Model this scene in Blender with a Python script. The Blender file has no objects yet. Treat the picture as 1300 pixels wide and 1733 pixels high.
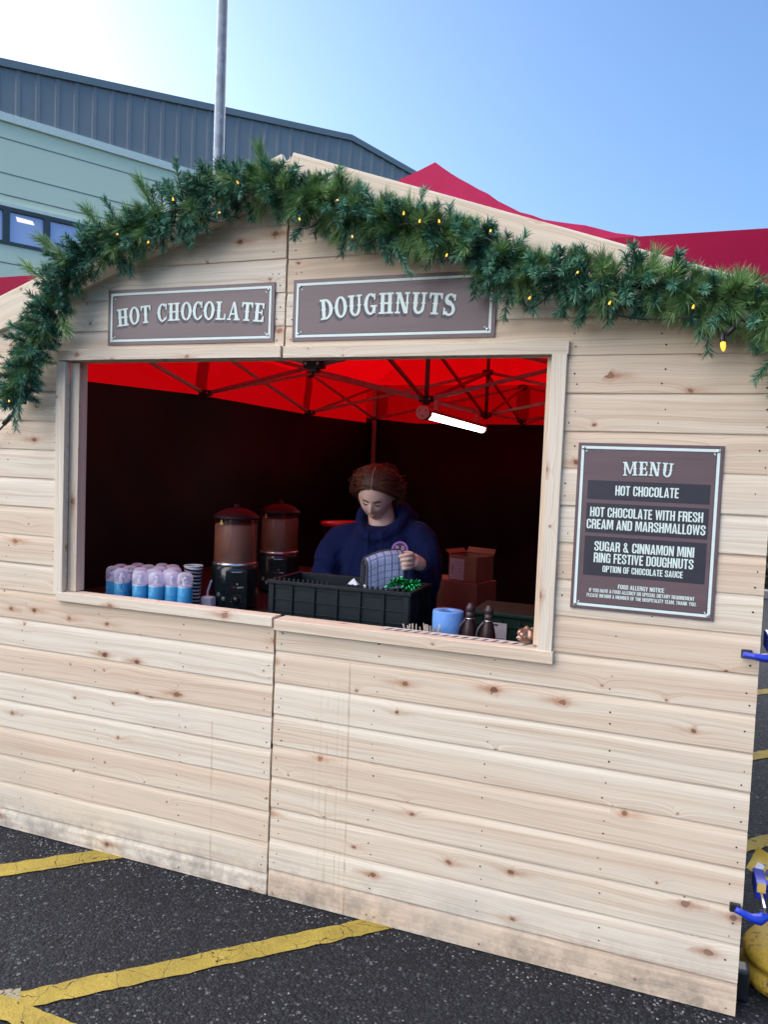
import bpy, bmesh, math, random
from math import sin, cos, pi, radians, sqrt, exp
from mathutils import Vector, Matrix, noise
random.seed(7)
scene = bpy.context.scene
COL = scene.collection

# ------------------------------------------------------------------ camera, sky, sun, exposure
cam_d = bpy.data.cameras.new("camera")
cam = bpy.data.objects.new("camera", cam_d)
COL.objects.link(cam)
_r = Vector((0.93642997, 0.34858691, 0.03982554))
_u = Vector((-0.05701439, 0.0391864, 0.99760402))
_f = Vector((-0.34619108, 0.93645694, -0.05656978))
cam.matrix_world = Matrix(((_r.x, _u.x, -_f.x, 1.3144), (_r.y, _u.y, -_f.y, -2.4733), (_r.z, _u.z, -_f.z, 1.6), (0, 0, 0, 1)))
cam_d.sensor_fit = 'VERTICAL'
cam_d.sensor_height = 36.0
cam_d.lens = 1300.0 * 36.0 / 1733.0
cam_d.clip_start = 0.05
cam_d.clip_end = 2000
scene.camera = cam

SUN_EL, SUN_AZ = radians(19), radians(-79)       # azimuth from +Y towards +X
w = bpy.data.worlds.new("World")
scene.world = w
w.use_nodes = True
nt = w.node_tree
sky = nt.nodes.new("ShaderNodeTexSky")
sky.sky_type = 'NISHITA'
sky.sun_disc = False
sky.sun_elevation = SUN_EL
sky.sun_rotation = SUN_AZ
sky.air_density = 1.0
sky.dust_density = 3.8
sky.ozone_density = 5.5
bg = nt.nodes["Background"]
bg.inputs[1].default_value = 0.145
nt.links.new(sky.outputs[0], bg.inputs[0])

sun_d = bpy.data.lights.new("sun", 'SUN')
sun_d.energy = 4.9
sun_d.angle = radians(170)
sun_d.color = (1.0, 0.93, 0.865)
sun = bpy.data.objects.new("sun", sun_d)
COL.objects.link(sun)
sd = Vector((sin(SUN_AZ) * cos(SUN_EL), cos(SUN_AZ) * cos(SUN_EL), sin(SUN_EL)))
sun.rotation_euler = sd.to_track_quat('Z', 'Y').to_euler()
sun.location = (-20, 20, 20)

vs = scene.view_settings
vs.view_transform = 'Standard'
vs.look = 'None'
vs.gamma = 1
vs.exposure = 1.32
scene.cycles.max_bounces = 8
scene.cycles.transparent_max_bounces = 12
scene.cycles.sample_clamp_indirect = 6

# ------------------------------------------------------------------ helpers
class MB:
    """collects faces (with material index, uv, tint) for one mesh object"""
    def __init__(s):
        s.v = []; s.f = []; s.mi = []; s.uv = []; s.ti = []; s.sm = []
    def face(s, pts, mi=0, uv=None, tint=0.5, smooth=False):
        b = len(s.v)
        s.v.extend([tuple(p) for p in pts])
        s.f.append(tuple(range(b, b + len(pts))))
        s.mi.append(mi); s.uv.append(uv); s.ti.append(tint); s.sm.append(smooth)
    def mesh(s, verts, faces, mi=0, smooth=True, M=None, tint=0.5):
        b = len(s.v)
        s.v.extend([tuple(M @ Vector(p)) if M else tuple(p) for p in verts])
        for f in faces:
            s.f.append(tuple(i + b for i in f)); s.mi.append(mi); s.uv.append(None); s.ti.append(tint); s.sm.append(smooth)
    def box(s, c, d, mi=0, M=None, axis=None, tint=None):
        x, y, z = [k / 2 for k in d]
        P = [Vector((sx * x, sy * y, sz * z)) for sx in (-1, 1) for sy in (-1, 1) for sz in (-1, 1)]
        T = Matrix.Translation(Vector(c))
        if M is not None: T = T @ M.to_4x4()
        F = [(0, 1, 3, 2), (4, 6, 7, 5), (0, 4, 5, 1), (2, 3, 7, 6), (0, 2, 6, 4), (1, 5, 7, 3)]
        b = len(s.v)
        s.v.extend([tuple(T @ p) for p in P])
        ou, ov = random.random() * 40, random.random() * 40
        tint = random.random() if tint is None else tint
        for k, f in enumerate(F):
            s.f.append(tuple(i + b for i in f)); s.mi.append(mi); s.ti.append(tint); s.sm.append(False)
            if axis is None: s.uv.append(None)
            else:
                o = [a for a in (0, 1, 2) if a != axis]
                ax2 = o[0] if k in (2, 3) and 0 in o and axis != 0 else None
                u_ = []
                for i in f:
                    p = P[i]
                    n = {0: 0, 1: 0, 2: 1, 3: 1, 4: 2, 5: 2}[k]
                    cross = [a for a in o if a != n]
                    vv = p[cross[0]] if len(cross) == 1 else p[cross[0]] + 0.0 * p[cross[1]]
                    if n == axis: u_.append((p[o[0]] * .2 + ou, p[o[1]] + ov))
                    else: u_.append((p[axis] + ou, vv + ov + 0.31 * n))
                s.uv.append(u_)
    def tube(s, pts, r, sides=8, mi=0, caps=True, smooth=True, tint=0.5, flat=None):
        pts = [Vector(p) for p in pts]
        n = len(pts)
        rs = r if isinstance(r, (list, tuple)) else [r] * n
        t0 = (pts[1] - pts[0]).normalized()
        a = Vector((0, 0, 1)) if abs(t0.z) < .9 else Vector((1, 0, 0))
        nx = t0.cross(a).normalized()
        b = len(s.v)
        for i in range(n):
            t = (pts[min(i + 1, n - 1)] - pts[max(i - 1, 0)])
            t = t.normalized() if t.length > 1e-9 else t0
            nx = (nx - t * nx.dot(t))
            nx = nx.normalized() if nx.length > 1e-6 else t.orthogonal().normalized()
            ny = t.cross(nx)
            for k in range(sides):
                an = 2 * pi * k / sides
                s.v.append(tuple(pts[i] + (nx * cos(an) + ny * sin(an) * (flat or 1)) * rs[i]))
        def add(f):
            s.f.append(f); s.mi.append(mi); s.uv.append(None); s.ti.append(tint); s.sm.append(smooth)
        for i in range(n - 1):
            for k in range(sides):
                k2 = (k + 1) % sides
                add((b + i * sides + k, b + i * sides + k2, b + (i + 1) * sides + k2, b + (i + 1) * sides + k))
        if caps:
            add(tuple(b + k for k in reversed(range(sides))))
            add(tuple(b + (n - 1) * sides + k for k in range(sides)))
    def lathe(s, prof, c=(0, 0, 0), seg=32, mi=0, smooth=True, M=None, tint=0.5):
        c = Vector(c); b = len(s.v)
        for (r, z) in prof:
            for k in range(seg):
                a = 2 * pi * k / seg
                p = Vector((r * cos(a), r * sin(a), z))
                if M: p = M @ p
                s.v.append(tuple(c + p))
        for i in range(len(prof) - 1):
            for k in range(seg):
                k2 = (k + 1) % seg
                s.f.append((b + i * seg + k, b + i * seg + k2, b + (i + 1) * seg + k2, b + (i + 1) * seg + k))
                s.mi.append(mi); s.uv.append(None); s.ti.append(tint); s.sm.append(smooth)
        for i, rev in ((0, True), (len(prof) - 1, False)):
            if prof[i][0] > 1e-5:
                f = [b + i * seg + k for k in range(seg)]
                s.f.append(tuple(reversed(f) if rev else f)); s.mi.append(mi); s.uv.append(None); s.ti.append(tint); s.sm.append(False)
    def ell(s, c, r, seg=20, rings=12, M=None, mi=0):
        V, F = [], []
        for i in range(rings + 1):
            th = pi * i / rings
            for k in range(seg):
                ph = 2 * pi * k / seg
                V.append((r[0] * sin(th) * cos(ph), r[1] * sin(th) * sin(ph), r[2] * cos(th)))
        for i in range(rings):
            for k in range(seg):
                k2 = (k + 1) % seg
                F.append((i * seg + k, (i + 1) * seg + k, (i + 1) * seg + k2, i * seg + k2))
        T = Matrix.Translation(Vector(c)) @ (M.to_4x4() if M else Matrix.Identity(4))
        s.mesh(V, F, mi, True, T)
    def sheet(s, fn, nu, nv, mi=0, smooth=True, uvfn=None, tint=.5):
        b = len(s.v)
        for j in range(nv + 1):
            for i in range(nu + 1):
                s.v.append(tuple(fn(i / nu, j / nv)))
        for j in range(nv):
            for i in range(nu):
                q = (b + j * (nu + 1) + i, b + j * (nu + 1) + i + 1, b + (j + 1) * (nu + 1) + i + 1, b + (j + 1) * (nu + 1) + i)
                s.f.append(q); s.mi.append(mi); s.ti.append(tint); s.sm.append(smooth)
                s.uv.append(None if uvfn is None else [uvfn(a / nu, c / nv) for a, c in ((i, j), (i + 1, j), (i + 1, j + 1), (i, j + 1))])
    def build(s, name, mats, parent=None, loc=None, bevel=0, **props):
        me = bpy.data.meshes.new(name)
        me.from_pydata(s.v, [], s.f)
        mats = mats if isinstance(mats, (list, tuple)) else [mats]
        for m in mats: me.materials.append(m)
        me.polygons.foreach_set("material_index", s.mi)
        me.polygons.foreach_set("use_smooth", s.sm)
        if any(u is not None for u in s.uv):
            uvl = me.uv_layers.new(name="UVMap")
            for p, u in zip(me.polygons, s.uv):
                if u is not None:
                    for li, c in zip(p.loop_indices, u): uvl.data[li].uv = c
        at = me.attributes.new("tint", 'FLOAT', 'FACE')
        at.data.foreach_set("value", s.ti)
        me.validate(); me.update()
        o = bpy.data.objects.new(name, me)
        COL.objects.link(o)
        if parent is not None: o.parent = parent
        if loc is not None: o.location = loc
        if bevel:
            b = o.modifiers.new("bevel", 'BEVEL'); b.width = bevel; b.segments = 2; b.limit_method = 'ANGLE'
        for k, v_ in props.items(): o[k] = v_
        return o

def empty(name, loc, label, cat, group=None, rz=0):
    o = bpy.data.objects.new(name, None)
    o.empty_display_size = .1
    COL.objects.link(o)
    o.location = loc; o.rotation_euler = (0, 0, rz)
    o["label"] = label; o["category"] = cat
    if group: o["group"] = group
    return o
def tag(o, label, cat, group=None):
    o["label"] = label; o["category"] = cat
    if group: o["group"] = group
    return o
def copy_tree(src, loc=None, rz=None, label=None, parent=None):
    c = src.copy(); COL.objects.link(c)
    if parent is not None: c.parent = parent
    if loc is not None: c.location = loc
    if rz is not None: c.rotation_euler = (0, 0, rz)
    if label: c["label"] = label
    for ch in [k for k in src.children]: copy_tree(ch, parent=c)
    return c

class NT:
    def __init__(s, name):
        s.m = bpy.data.materials.new(name); s.m.use_nodes = True
        s.t = s.m.node_tree; s.b = s.t.nodes["Principled BSDF"]; s.out = s.t.nodes["Material Output"]
    def n(s, typ, **kw):
        x = s.t.nodes.new(typ)
        for k, v in kw.items(): setattr(x, k, v)
        return x
    def l(s, a, b): s.t.links.new(a, b)
    def val(s, sock, v):
        if hasattr(v, "is_linked") or isinstance(v, bpy.types.NodeSocket): s.l(v, sock)
        else: sock.default_value = v
    def math(s, op, a, b=0.0, c=0.0, clamp=False):
        x = s.n("ShaderNodeMath", operation=op, use_clamp=clamp)
        for i, v in enumerate((a, b, c)): s.val(x.inputs[i], v)
        return x.outputs[0]
    def mix(s, f, a, b, mode='MIX'):
        x = s.n("ShaderNodeMix", data_type='RGBA', blend_type=mode)
        s.val(x.inputs[0], f)
        s.val(x.inputs[6], a if isinstance(a, bpy.types.NodeSocket) else (*a[:3], 1))
        s.val(x.inputs[7], b if isinstance(b, bpy.types.NodeSocket) else (*b[:3], 1))
        return x.outputs[2]
    def ramp(s, f, stops):
        x = s.n("ShaderNodeValToRGB")
        e = x.color_ramp.elements
        while len(e) < len(stops): e.new(.5)
        for el, (p, c) in zip(e, stops):
            el.position = p; el.color = (*c[:3], 1) if isinstance(c, (tuple, list)) else (c, c, c, 1)
        s.l(f, x.inputs[0]); return x.outputs[0]
    def noise(s, vec, scale, detail=2, rough=.5, dist=0):
        x = s.n("ShaderNodeTexNoise")
        if vec is not None: s.l(vec, x.inputs["Vector"])
        x.inputs["Scale"].default_value = scale; x.inputs["Detail"].default_value = detail
        x.inputs["Roughness"].default_value = rough; x.inputs["Distortion"].default_value = dist
        return x.outputs[0]
    def mapr(s, v, a, b, c=0, d=1):
        x = s.n("ShaderNodeMapRange"); s.val(x.inputs[0], v)
        for i, k in enumerate((a, b, c, d)): x.inputs[i + 1].default_value = k
        return x.outputs[0]
    def scalev(s, vec, sc):
        x = s.n("ShaderNodeMapping"); s.l(vec, x.inputs[0]); x.inputs[3].default_value = sc
        return x.outputs[0]
    def bump(s, h, strength, dist=.01):
        x = s.n("ShaderNodeBump"); s.l(h, x.inputs["Height"]); x.inputs["Strength"].default_value = strength
        x.inputs["Distance"].default_value = dist
        s.l(x.outputs[0], s.b.inputs["Normal"])
    def pos(s): return s.n("ShaderNodeNewGeometry").outputs["Position"]
    def obj(s): return s.n("ShaderNodeTexCoord").outputs["Object"]

def plain(name, col, rough=.6, metal=0, var=.12, scale=30, bump=0, coat=0, spec=.5, sheen=0):
    k = NT(name)
    nz = k.noise(k.obj(), scale, 3, .6)
    c = k.mix(k.mapr(nz, .3, .7), [x * (1 - var) for x in col], [min(1, x * (1 + var)) for x in col])
    k.l(c, k.b.inputs["Base Color"])
    k.b.inputs["Roughness"].default_value = rough; k.b.inputs["Metallic"].default_value = metal
    k.b.inputs["Specular IOR Level"].default_value = spec
    if coat: k.b.inputs["Coat Weight"].default_value = coat; k.b.inputs["Coat Roughness"].default_value = .08
    if sheen: k.b.inputs["Sheen Weight"].default_value = sheen
    if bump: k.bump(nz, bump, .005)
    return k.m
def emis(name, col, strength):
    k = NT(name)
    k.b.inputs["Base Color"].default_value = (*col, 1)
    k.b.inputs["Emission Color"].default_value = (*col, 1); k.b.inputs["Emission Strength"].default_value = strength
    return k.m

# ------------------------------------------------------------------ materials
def make_wood(name, dirt=False, pale=0.0):
    k = NT(name)
    uv = k.n("ShaderNodeUVMap"); uv.uv_map = "UVMap"; uv = uv.outputs[0]
    tint = k.n("ShaderNodeAttribute"); tint.attribute_name = "tint"; tint = tint.outputs["Fac"]
    # knots: one candidate per cell, about a third of them kept
    vo = k.n("ShaderNodeTexVoronoi", voronoi_dimensions='2D', feature='F1')
    wv = k.n("ShaderNodeVectorMath", operation='ADD')
    wn = k.n("ShaderNodeTexNoise"); k.l(uv, wn.inputs["Vector"]); wn.inputs["Scale"].default_value = 55
    wn.inputs["Detail"].default_value = 1
    sc = k.n("ShaderNodeVectorMath", operation='SCALE'); k.l(wn.outputs["Color"], sc.inputs[0]); sc.inputs["Scale"].default_value = .012
    k.l(uv, wv.inputs[0]); k.l(sc.outputs[0], wv.inputs[1])
    k.l(k.scalev(wv.outputs[0], (.8, 1, 1)), vo.inputs["Vector"])
    vo.inputs["Scale"].default_value = 7.0; vo.inputs["Randomness"].default_value = 1
    d = vo.outputs["Distance"]
    sep = k.n("ShaderNodeSeparateColor"); k.l(vo.outputs["Color"], sep.inputs[0])
    keep = k.math('GREATER_THAN', sep.outputs[0], .50)
    rk = k.mapr(k.math('POWER', sep.outputs[1], 2.0), 0, 1, .015, .062)
    kd = k.math('DIVIDE', d, rk)
    core = k.math('MULTIPLY', k.mapr(kd, 1.1, .75), keep)
    ring = k.math('MULTIPLY', k.mapr(kd, 3.2, .9), keep)
    # grain, bent round the knots
    sx = k.n("ShaderNodeSeparateXYZ"); k.l(uv, sx.inputs[0])
    low = k.noise(k.scalev(uv, (1.3, 9, 1)), 1, 2, .5)
    bend = k.math('MULTIPLY', k.math('MULTIPLY', k.math('POWER', 2.718, k.math('MULTIPLY', d, -9.0)), keep), .03)
    v2 = k.math('ADD', k.math('ADD', sx.outputs[1], k.math('MULTIPLY', low, .05)), bend)
    cx = k.n("ShaderNodeCombineXYZ"); k.l(sx.outputs[0], cx.inputs[0]); k.l(v2, cx.inputs[1])
    gv = cx.outputs[0]
    fine = k.noise(k.scalev(gv, (3.0, 260, 1)), 1, 3, .6)
    broad = k.noise(k.scalev(gv, (.7, 60, 1)), 1, 3, .65)
    heart = k.noise(k.scalev(gv, (.35, 11, 1)), 1, 2, .5)
    ringw = k.math('SINE', k.math('MULTIPLY', v2, 700.0))
    blot = k.noise(k.scalev(uv, (2.2, 6, 1)), 1, 3, .6)
    pale_c = k.mix(tint, (.78, .69, .555), (.745, .635, .485))
    pink_c = k.mix(tint, (.735, .59, .44), (.69, .53, .385))
    hf = k.mapr(k.math('ADD', heart, k.math('MULTIPLY', k.math('SUBTRACT', tint, .5), .36)), .42, .66)
    c = k.mix(k.math('MULTIPLY', hf, .75), pale_c, pink_c)
    c = k.mix(k.math('MULTIPLY', k.mapr(broad, .46, .70), .42), c, (.48, .30, .18))
    c = k.mix(k.math('MULTIPLY', k.mapr(ringw, .2, 1.0), k.math('MULTIPLY', k.mapr(broad, .40, .62), .26)), c, (.40, .235, .13))
    c = k.mix(k.math('MULTIPLY', k.mapr(fine, .50, .78), .38), c, (.36, .215, .12))
    c = k.mix(k.math('MULTIPLY', k.mapr(blot, .52, .8), .22), c, (.72, .62, .50))
    df = k.n("ShaderNodeVectorMath", operation='SUBTRACT'); k.l(k.scalev(wv.outputs[0], (.8, 1, 1)), df.inputs[0]); k.l(vo.outputs["Position"], df.inputs[1])
    dsx = k.n("ShaderNodeSeparateXYZ"); k.l(df.outputs[0], dsx.inputs[0])
    e2 = k.math('ADD', k.math('POWER', k.math('MULTIPLY', k.math('ADD', dsx.outputs[0], .012), 24.0), 2.0), k.math('POWER', k.math('MULTIPLY', dsx.outputs[1], 95.0), 2.0))
    tail = k.math('MULTIPLY', k.math('MULTIPLY', k.math('POWER', 2.718, k.math('MULTIPLY', e2, -1.0)), keep), k.mapr(sep.outputs[1], .35, .9))
    c = k.mix(k.math('MULTIPLY', tail, .8), c, (.44, .21, .105))
    c = k.mix(k.math('MULTIPLY', ring, .6), c, (.44, .20, .10))
    dk = k.mix(sep.outputs[2], (.10, .042, .022), (.33, .135, .07))
    c = k.mix(k.math('MULTIPLY', core, .9), c, dk)
    rimk = k.math('MULTIPLY', k.math('COMPARE', kd, 1.05, .18), keep)
    c = k.mix(k.math('MULTIPLY', rimk, .6), c, (.06, .03, .02))
    if dirt:
        p = k.n("ShaderNodeSeparateXYZ"); k.l(k.pos(), p.inputs[0])
        dn = k.noise(k.pos(), 9, 5, .7)
        dn2 = k.noise(k.pos(), 45, 3, .7)
        dm = k.math('MULTIPLY', k.mapr(p.outputs[2], .17, .03), k.mapr(k.math('ADD', dn, k.math('MULTIPLY', dn2, .4)), .60, .86))
        c = k.mix(k.math('MULTIPLY', dm, .62), c, (.16, .135, .11))
        gr = k.noise(k.pos(), 2.2, 4, .65)
        c = k.mix(k.math('MULTIPLY', k.math('MULTIPLY', k.mapr(p.outputs[2], 1.2, .1), k.mapr(gr, .5, .7)), .28), c, (.50, .45, .38))
        # thin vertical rust / drip runs on the lower right panel
        st = None
        for (x0, wd, zt, a) in ((.303, .0028, .92, .6), (.262, .0016, .86, .35), (.222, .0018, .83, .4), (.196, .0012, .8, .3), (.17, .0012, .6, .3), (.282, .001, .8, .3), (-.255, .0035, .62, .35)):
            dx = k.math('ABSOLUTE', k.math('SUBTRACT', k.math('ADD', p.outputs[0], k.math('MULTIPLY', k.math('SUBTRACT', p.outputs[2], .6), .012)), x0))
            mk = k.math('MULTIPLY', k.math('MULTIPLY', k.mapr(dx, wd * 1.6, wd * .5), k.math('LESS_THAN', p.outputs[2], zt)), a)
            st = mk if st is None else k.math('MAXIMUM', st, mk)
        st = k.math('MULTIPLY', st, k.mapr(k.noise(k.scalev(k.pos(), (30, 1, 9)), 1, 2, .6), .38, .6))
        c = k.mix(st, c, (.30, .16, .08))
        # grey scuffs
        sc1 = k.noise(k.scalev(k.pos(), (14, 1, 60)), 1, 4, .7)
        c = k.mix(k.math('MULTIPLY', k.math('MULTIPLY', k.mapr(sc1, .63, .76), k.mapr(gr, .45, .6)), .45), c, (.36, .33, .29))
    if pale: c = k.mix(pale, c, (.68, .61, .51))
    k.l(c, k.b.inputs["Base Color"])
    k.b.inputs["Roughness"].default_value = .62
    k.b.inputs["Specular IOR Level"].default_value = .35
    k.bump(k.math('ADD', fine, k.math('MULTIPLY', core, -.6)), .22, .002)
    return k.m
WOOD = make_wood("pine_cladding", dirt=True)
TRIM = make_wood("pine_trim", pale=.12)
NAIL = plain("nail_steel", (.045, .035, .03), .5, .5)
DARKGAP = plain("shadow_gap_timber", (.12, .08, .05), .9)

def make_asphalt(name, paint=None):
    k = NT(name)
    p = k.pos()
    v1 = k.n("ShaderNodeTexVoronoi"); k.l(p, v1.inputs["Vector"]); v1.inputs["Scale"].default_value = 125
    v2 = k.n("ShaderNodeTexVoronoi"); k.l(p, v2.inputs["Vector"]); v2.inputs["Scale"].default_value = 52
    s1 = k.n("ShaderNodeSeparateColor"); k.l(v1.outputs["Color"], s1.inputs[0])
    s2 = k.n("ShaderNodeSeparateColor"); k.l(v2.outputs["Color"], s2.inputs[0])
    big = k.noise(p, 1.6, 4, .6)
    c = k.ramp(s1.outputs[0], [(0, (.006, .007, .0095)), (.55, (.0135, .0150, .0195)), (.86, (.029, .031, .038)), (.97, (.062, .065, .072)), (1, (.15, .15, .16))])
    chips = k.math('MULTIPLY', k.math('GREATER_THAN', s2.outputs[0], .972), k.math('LESS_THAN', v2.outputs["Distance"], .42))
    c = k.mix(k.math('MULTIPLY', chips, .42), c, (.26, .26, .27))
    c = k.mix(k.math('MULTIPLY', k.mapr(v1.outputs["Distance"], .45, .75), .75), c, (.008, .008, .009))
    c = k.mix(k.math('MULTIPLY', k.mapr(big, .4, .7), .3), c, (.022, .0225, .0245))
    h = k.math('ADD', k.math('MULTIPLY', v1.outputs["Distance"], -1.0), k.math('MULTIPLY', v2.outputs["Distance"], -.7))
    if paint:
        ce = k.n("ShaderNodeTexVoronoi", feature='DISTANCE_TO_EDGE'); ce.inputs["Scale"].default_value = 7.5
        wn = k.n("ShaderNodeTexNoise"); k.l(p, wn.inputs["Vector"]); wn.inputs["Scale"].default_value = 9; wn.inputs["Detail"].default_value = 4
        ad = k.n("ShaderNodeVectorMath", operation='MULTIPLY_ADD'); k.l(wn.outputs["Color"], ad.inputs[0])
        ad.inputs[1].default_value = (.12, .12, .12); k.l(p, ad.inputs[2]); k.l(ad.outputs[0], ce.inputs["Vector"])
        wr = k.noise(p, 24, 5, .75)
        crack = k.mapr(k.math('ADD', ce.outputs["Distance"], k.math('MULTIPLY', wr, .045)), .034, .024)
        wear = k.math('MAXIMUM', crack, k.mapr(wr, .65, .70))
        tone = k.mix(k.mapr(k.noise(p, 5, 4, .7), .3, .7), [x * .72 for x in paint], [x * 1.12 for x in paint])
        tone = k.mix(k.math('MULTIPLY', k.mapr(k.noise(p, 70, 3, .7), .5, .75), .5), tone, [x * .5 for x in paint])
        c = k.mix(wear, tone, c)
        h = k.math('MULTIPLY', h, .35)
    k.l(c, k.b.inputs["Base Color"])
    k.b.inputs["Roughness"].default_value = .75
    k.b.inputs["Specular IOR Level"].default_value = .25
    k.bump(h, .75, .006)
    return k.m
ASPHALT = make_asphalt("asphalt")
YELLOW = make_asphalt("yellow_road_paint", (.36, .265, .05))
PALEPAINT = make_asphalt("faded_road_paint", (.30, .265, .17))

def make_sign():
    k = NT("sign_board_brown")
    o = k.obj()
    g = k.noise(k.scalev(o, (3, 3, 70)), 1, 4, .7)
    g2 = k.noise(k.scalev(o, (1.2, 1, 9)), 1, 3, .6)
    c = k.mix(k.mapr(g2, .3, .7), (.118, .076, .080), (.158, .106, .112))
    c = k.mix(k.math('MULTIPLY', k.mapr(g, .58, .72), .6), c, (.075, .042, .04))
    k.l(c, k.b.inputs["Base Color"])
    k.b.inputs["Roughness"].default_value = .38
    return k.m
SIGN = make_sign()
MINT = plain("sign_cream_print", (.70, .80, .74), .45, var=.03)
INK = plain("sign_shadow_print", (.045, .045, .065), .45, var=.05)
BAND = plain("menu_band_print", (.035, .032, .045), .42, var=.08)
SCREW = plain("screw_zinc", (.55, .6, .62), .35, .8)
RED = None
def make_fabric(name, col, transl, rough=.8, bump=.15, col2=None):
    k = NT(name)
    dif = k.n("ShaderNodeBsdfDiffuse"); tr = k.n("ShaderNodeBsdfTranslucent"); mx = k.n("ShaderNodeMixShader")
    nz = k.noise(k.pos(), 6, 4, .6)
    c = k.mix(nz, [x * .86 for x in col], [min(1, x * 1.1) for x in col])
    k.l(c, dif.inputs[0])
    k.l(k.mix(nz, *( [[x * .9 for x in (col2 or col)], [min(1, x * 1.05) for x in (col2 or col)]])), tr.inputs[0])
    b = k.n("ShaderNodeBump"); k.l(k.noise(k.pos(), 14, 3, .6), b.inputs["Height"]); b.inputs["Strength"].default_value = bump; b.inputs["Distance"].default_value = .02
    k.l(b.outputs[0], dif.inputs["Normal"])
    mx.inputs[0].default_value = transl
    k.l(dif.outputs[0], mx.inputs[1]); k.l(tr.outputs[0], mx.inputs[2])
    gl = k.n("ShaderNodeBsdfGlossy"); gl.inputs["Roughness"].default_value = .45
    m2 = k.n("ShaderNodeMixShader"); m2.inputs[0].default_value = .012
    k.l(mx.outputs[0], m2.inputs[1]); k.l(gl.outputs[0], m2.inputs[2])
    k.l(m2.outputs[0], k.out.inputs[0])
    return k.m
RED = make_fabric("red_canopy_fabric", (.34, .005, .062), .40, col2=(.62, .0006, .002))
BLACKF = plain("black_curtain_fabric", (.0034, .0032, .0065), .62, var=.3, scale=3, spec=.3)
ALU = plain("gazebo_frame_metal", (.34, .32, .33), .4, .5)
BLKP = plain("black_plastic", (.012, .014, .016), .42, var=.3)
CRATE_M = plain("crate_plastic", (.006, .0125, .016), .5, var=.25, scale=18, spec=.25)
GREENBOX = plain("green_crate_plastic", (.004, .018, .012), .6, var=.2, spec=.2)
GREENCLAD = None
def make_clad():
    k = NT("pale_green_cladding")
    nz = k.noise(k.pos(), .5, 3, .6)
    k.l(k.mix(nz, (.82, .90, .62), (.87, .94, .67)), k.b.inputs["Base Color"])
    k.b.inputs["Roughness"].default_value = .5
    return k.m
GREENCLAD = make_clad()
GREYCLAD = plain("dark_grey_cladding", (.25, .27, .265), .45, var=.08, scale=.7)
DARKJOINT = plain("panel_joint", (.26, .30, .26), .6)
WINFRAME = plain("window_frame_dark", (.045, .06, .065), .4)
def make_pane():
    k = NT("window_glass")
    k.b.inputs["Base Color"].default_value = (.52, .58, .82, 1)  # pale blue base stands in for the sky's reflection
    k.b.inputs["Roughness"].default_value = .06
    k.b.inputs["Specular IOR Level"].default_value = .9
    return k.m
PANE = make_pane()
GALV = None
def make_galv():
    k = NT("galvanised_steel")
    v = k.n("ShaderNodeTexVoronoi"); v.inputs["Scale"].default_value = 14; k.l(k.pos(), v.inputs["Vector"])
    n2 = k.noise(k.pos(), 7, 4, .7)
    s = k.n("ShaderNodeSeparateColor"); k.l(v.outputs["Color"], s.inputs[0])
    c = k.mix(s.outputs[0], (.085, .115, .155), (.13, .17, .22))
    c = k.mix(k.mapr(n2, .6, .72), c, (.26, .31, .38))
    k.l(c, k.b.inputs["Base Color"]); k.b.inputs["Metallic"].default_value = .45; k.b.inputs["Roughness"].default_value = .48
    return k.m
GALV = make_galv()

# ------------------------------------------------------------------ ground and markings
g = MB()
g.sheet(lambda a, b: ((a - .5) * 600, (b - .5) * 600 + 60, 0), 30, 30, smooth=False)
g.build("ground", ASPHALT, kind="structure")

gm = MB(); rgr = random.Random(12)
for i in range(520):
    if i < 300: gxp, gyp = rgr.uniform(-1.6, 1.62), -.02 - abs(rgr.gauss(0, .05))
    else: gxp, gyp = rgr.uniform(-1.6, 1.9), rgr.uniform(-1.1, -.03)
    r0 = rgr.uniform(.0018, .0045)
    pz = [Vector((gxp + r0 * rgr.uniform(.7, 1.3) * cos(a), gyp + r0 * rgr.uniform(.6, 1.2) * sin(a), .0005)) for a in (0, 1.3, 2.6, 3.8, 5.1)]
    tp = Vector((gxp, gyp, r0 * rgr.uniform(.6, 1.2)))
    for j in range(5): gm.face([pz[j], pz[(j + 1) % 5], tp], 0, None, rgr.random())
gm.build("gravel", plain("loose_grit", (.22, .21, .20), .8, var=.5, scale=80), kind="stuff")

def ragged_strip(p0, p1, width, n=90, amp=.0085, seed=0):
    p0, p1 = Vector(p0), Vector(p1)
    t = (p1 - p0).normalized(); nrm = Vector((-t.y, t.x, 0))
    m = MB()
    L, R = [], []
    for i in range(n + 1):
        c = p0.lerp(p1, i / n)
        a = noise.noise(c * 18 + Vector((seed, 0, 0))) * amp + noise.noise(c * 60 + Vector((seed, 5, 0))) * amp * .5
        b = noise.noise(c * 18 + Vector((seed, 9, 3))) * amp + noise.noise(c * 60 + Vector((seed, 2, 7))) * amp * .5
        L.append(c + nrm * (width / 2 + a)); R.append(c - nrm * (width / 2 + b))
    for i in range(n):
        m.face([R[i], R[i + 1], L[i + 1], L[i]])
    return m
sl = .949
def hatch(c, x0, x1, width, mat, seed, z=.004):
    m = ragged_strip((x0, c + sl * x0, z), (x1, c + sl * x1, z), width, n=max(60, int((x1 - x0) * 60)), seed=seed)
    m.build("road_marking", mat, kind="structure")
hatch(-.43, -.40, 5.5, .084, YELLOW, 1)
hatch(.675, -2.8, 5.0, .096, YELLOW, 2)
hatch(2.05, -3.5, 4.5, .10, YELLOW, 3)
hatch(3.3, -3.5, 4.0, .10, PALEPAINT, 4)
m = ragged_strip((-.62, -.835, .0082), (.75, -.868, .0082), .075, seed=6)
m.build("road_marking", YELLOW, kind="structure")
m = ragged_strip((-.52, -.885, .0044), (-.395, -.785, .0044), .088, n=14, seed=8)
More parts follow.
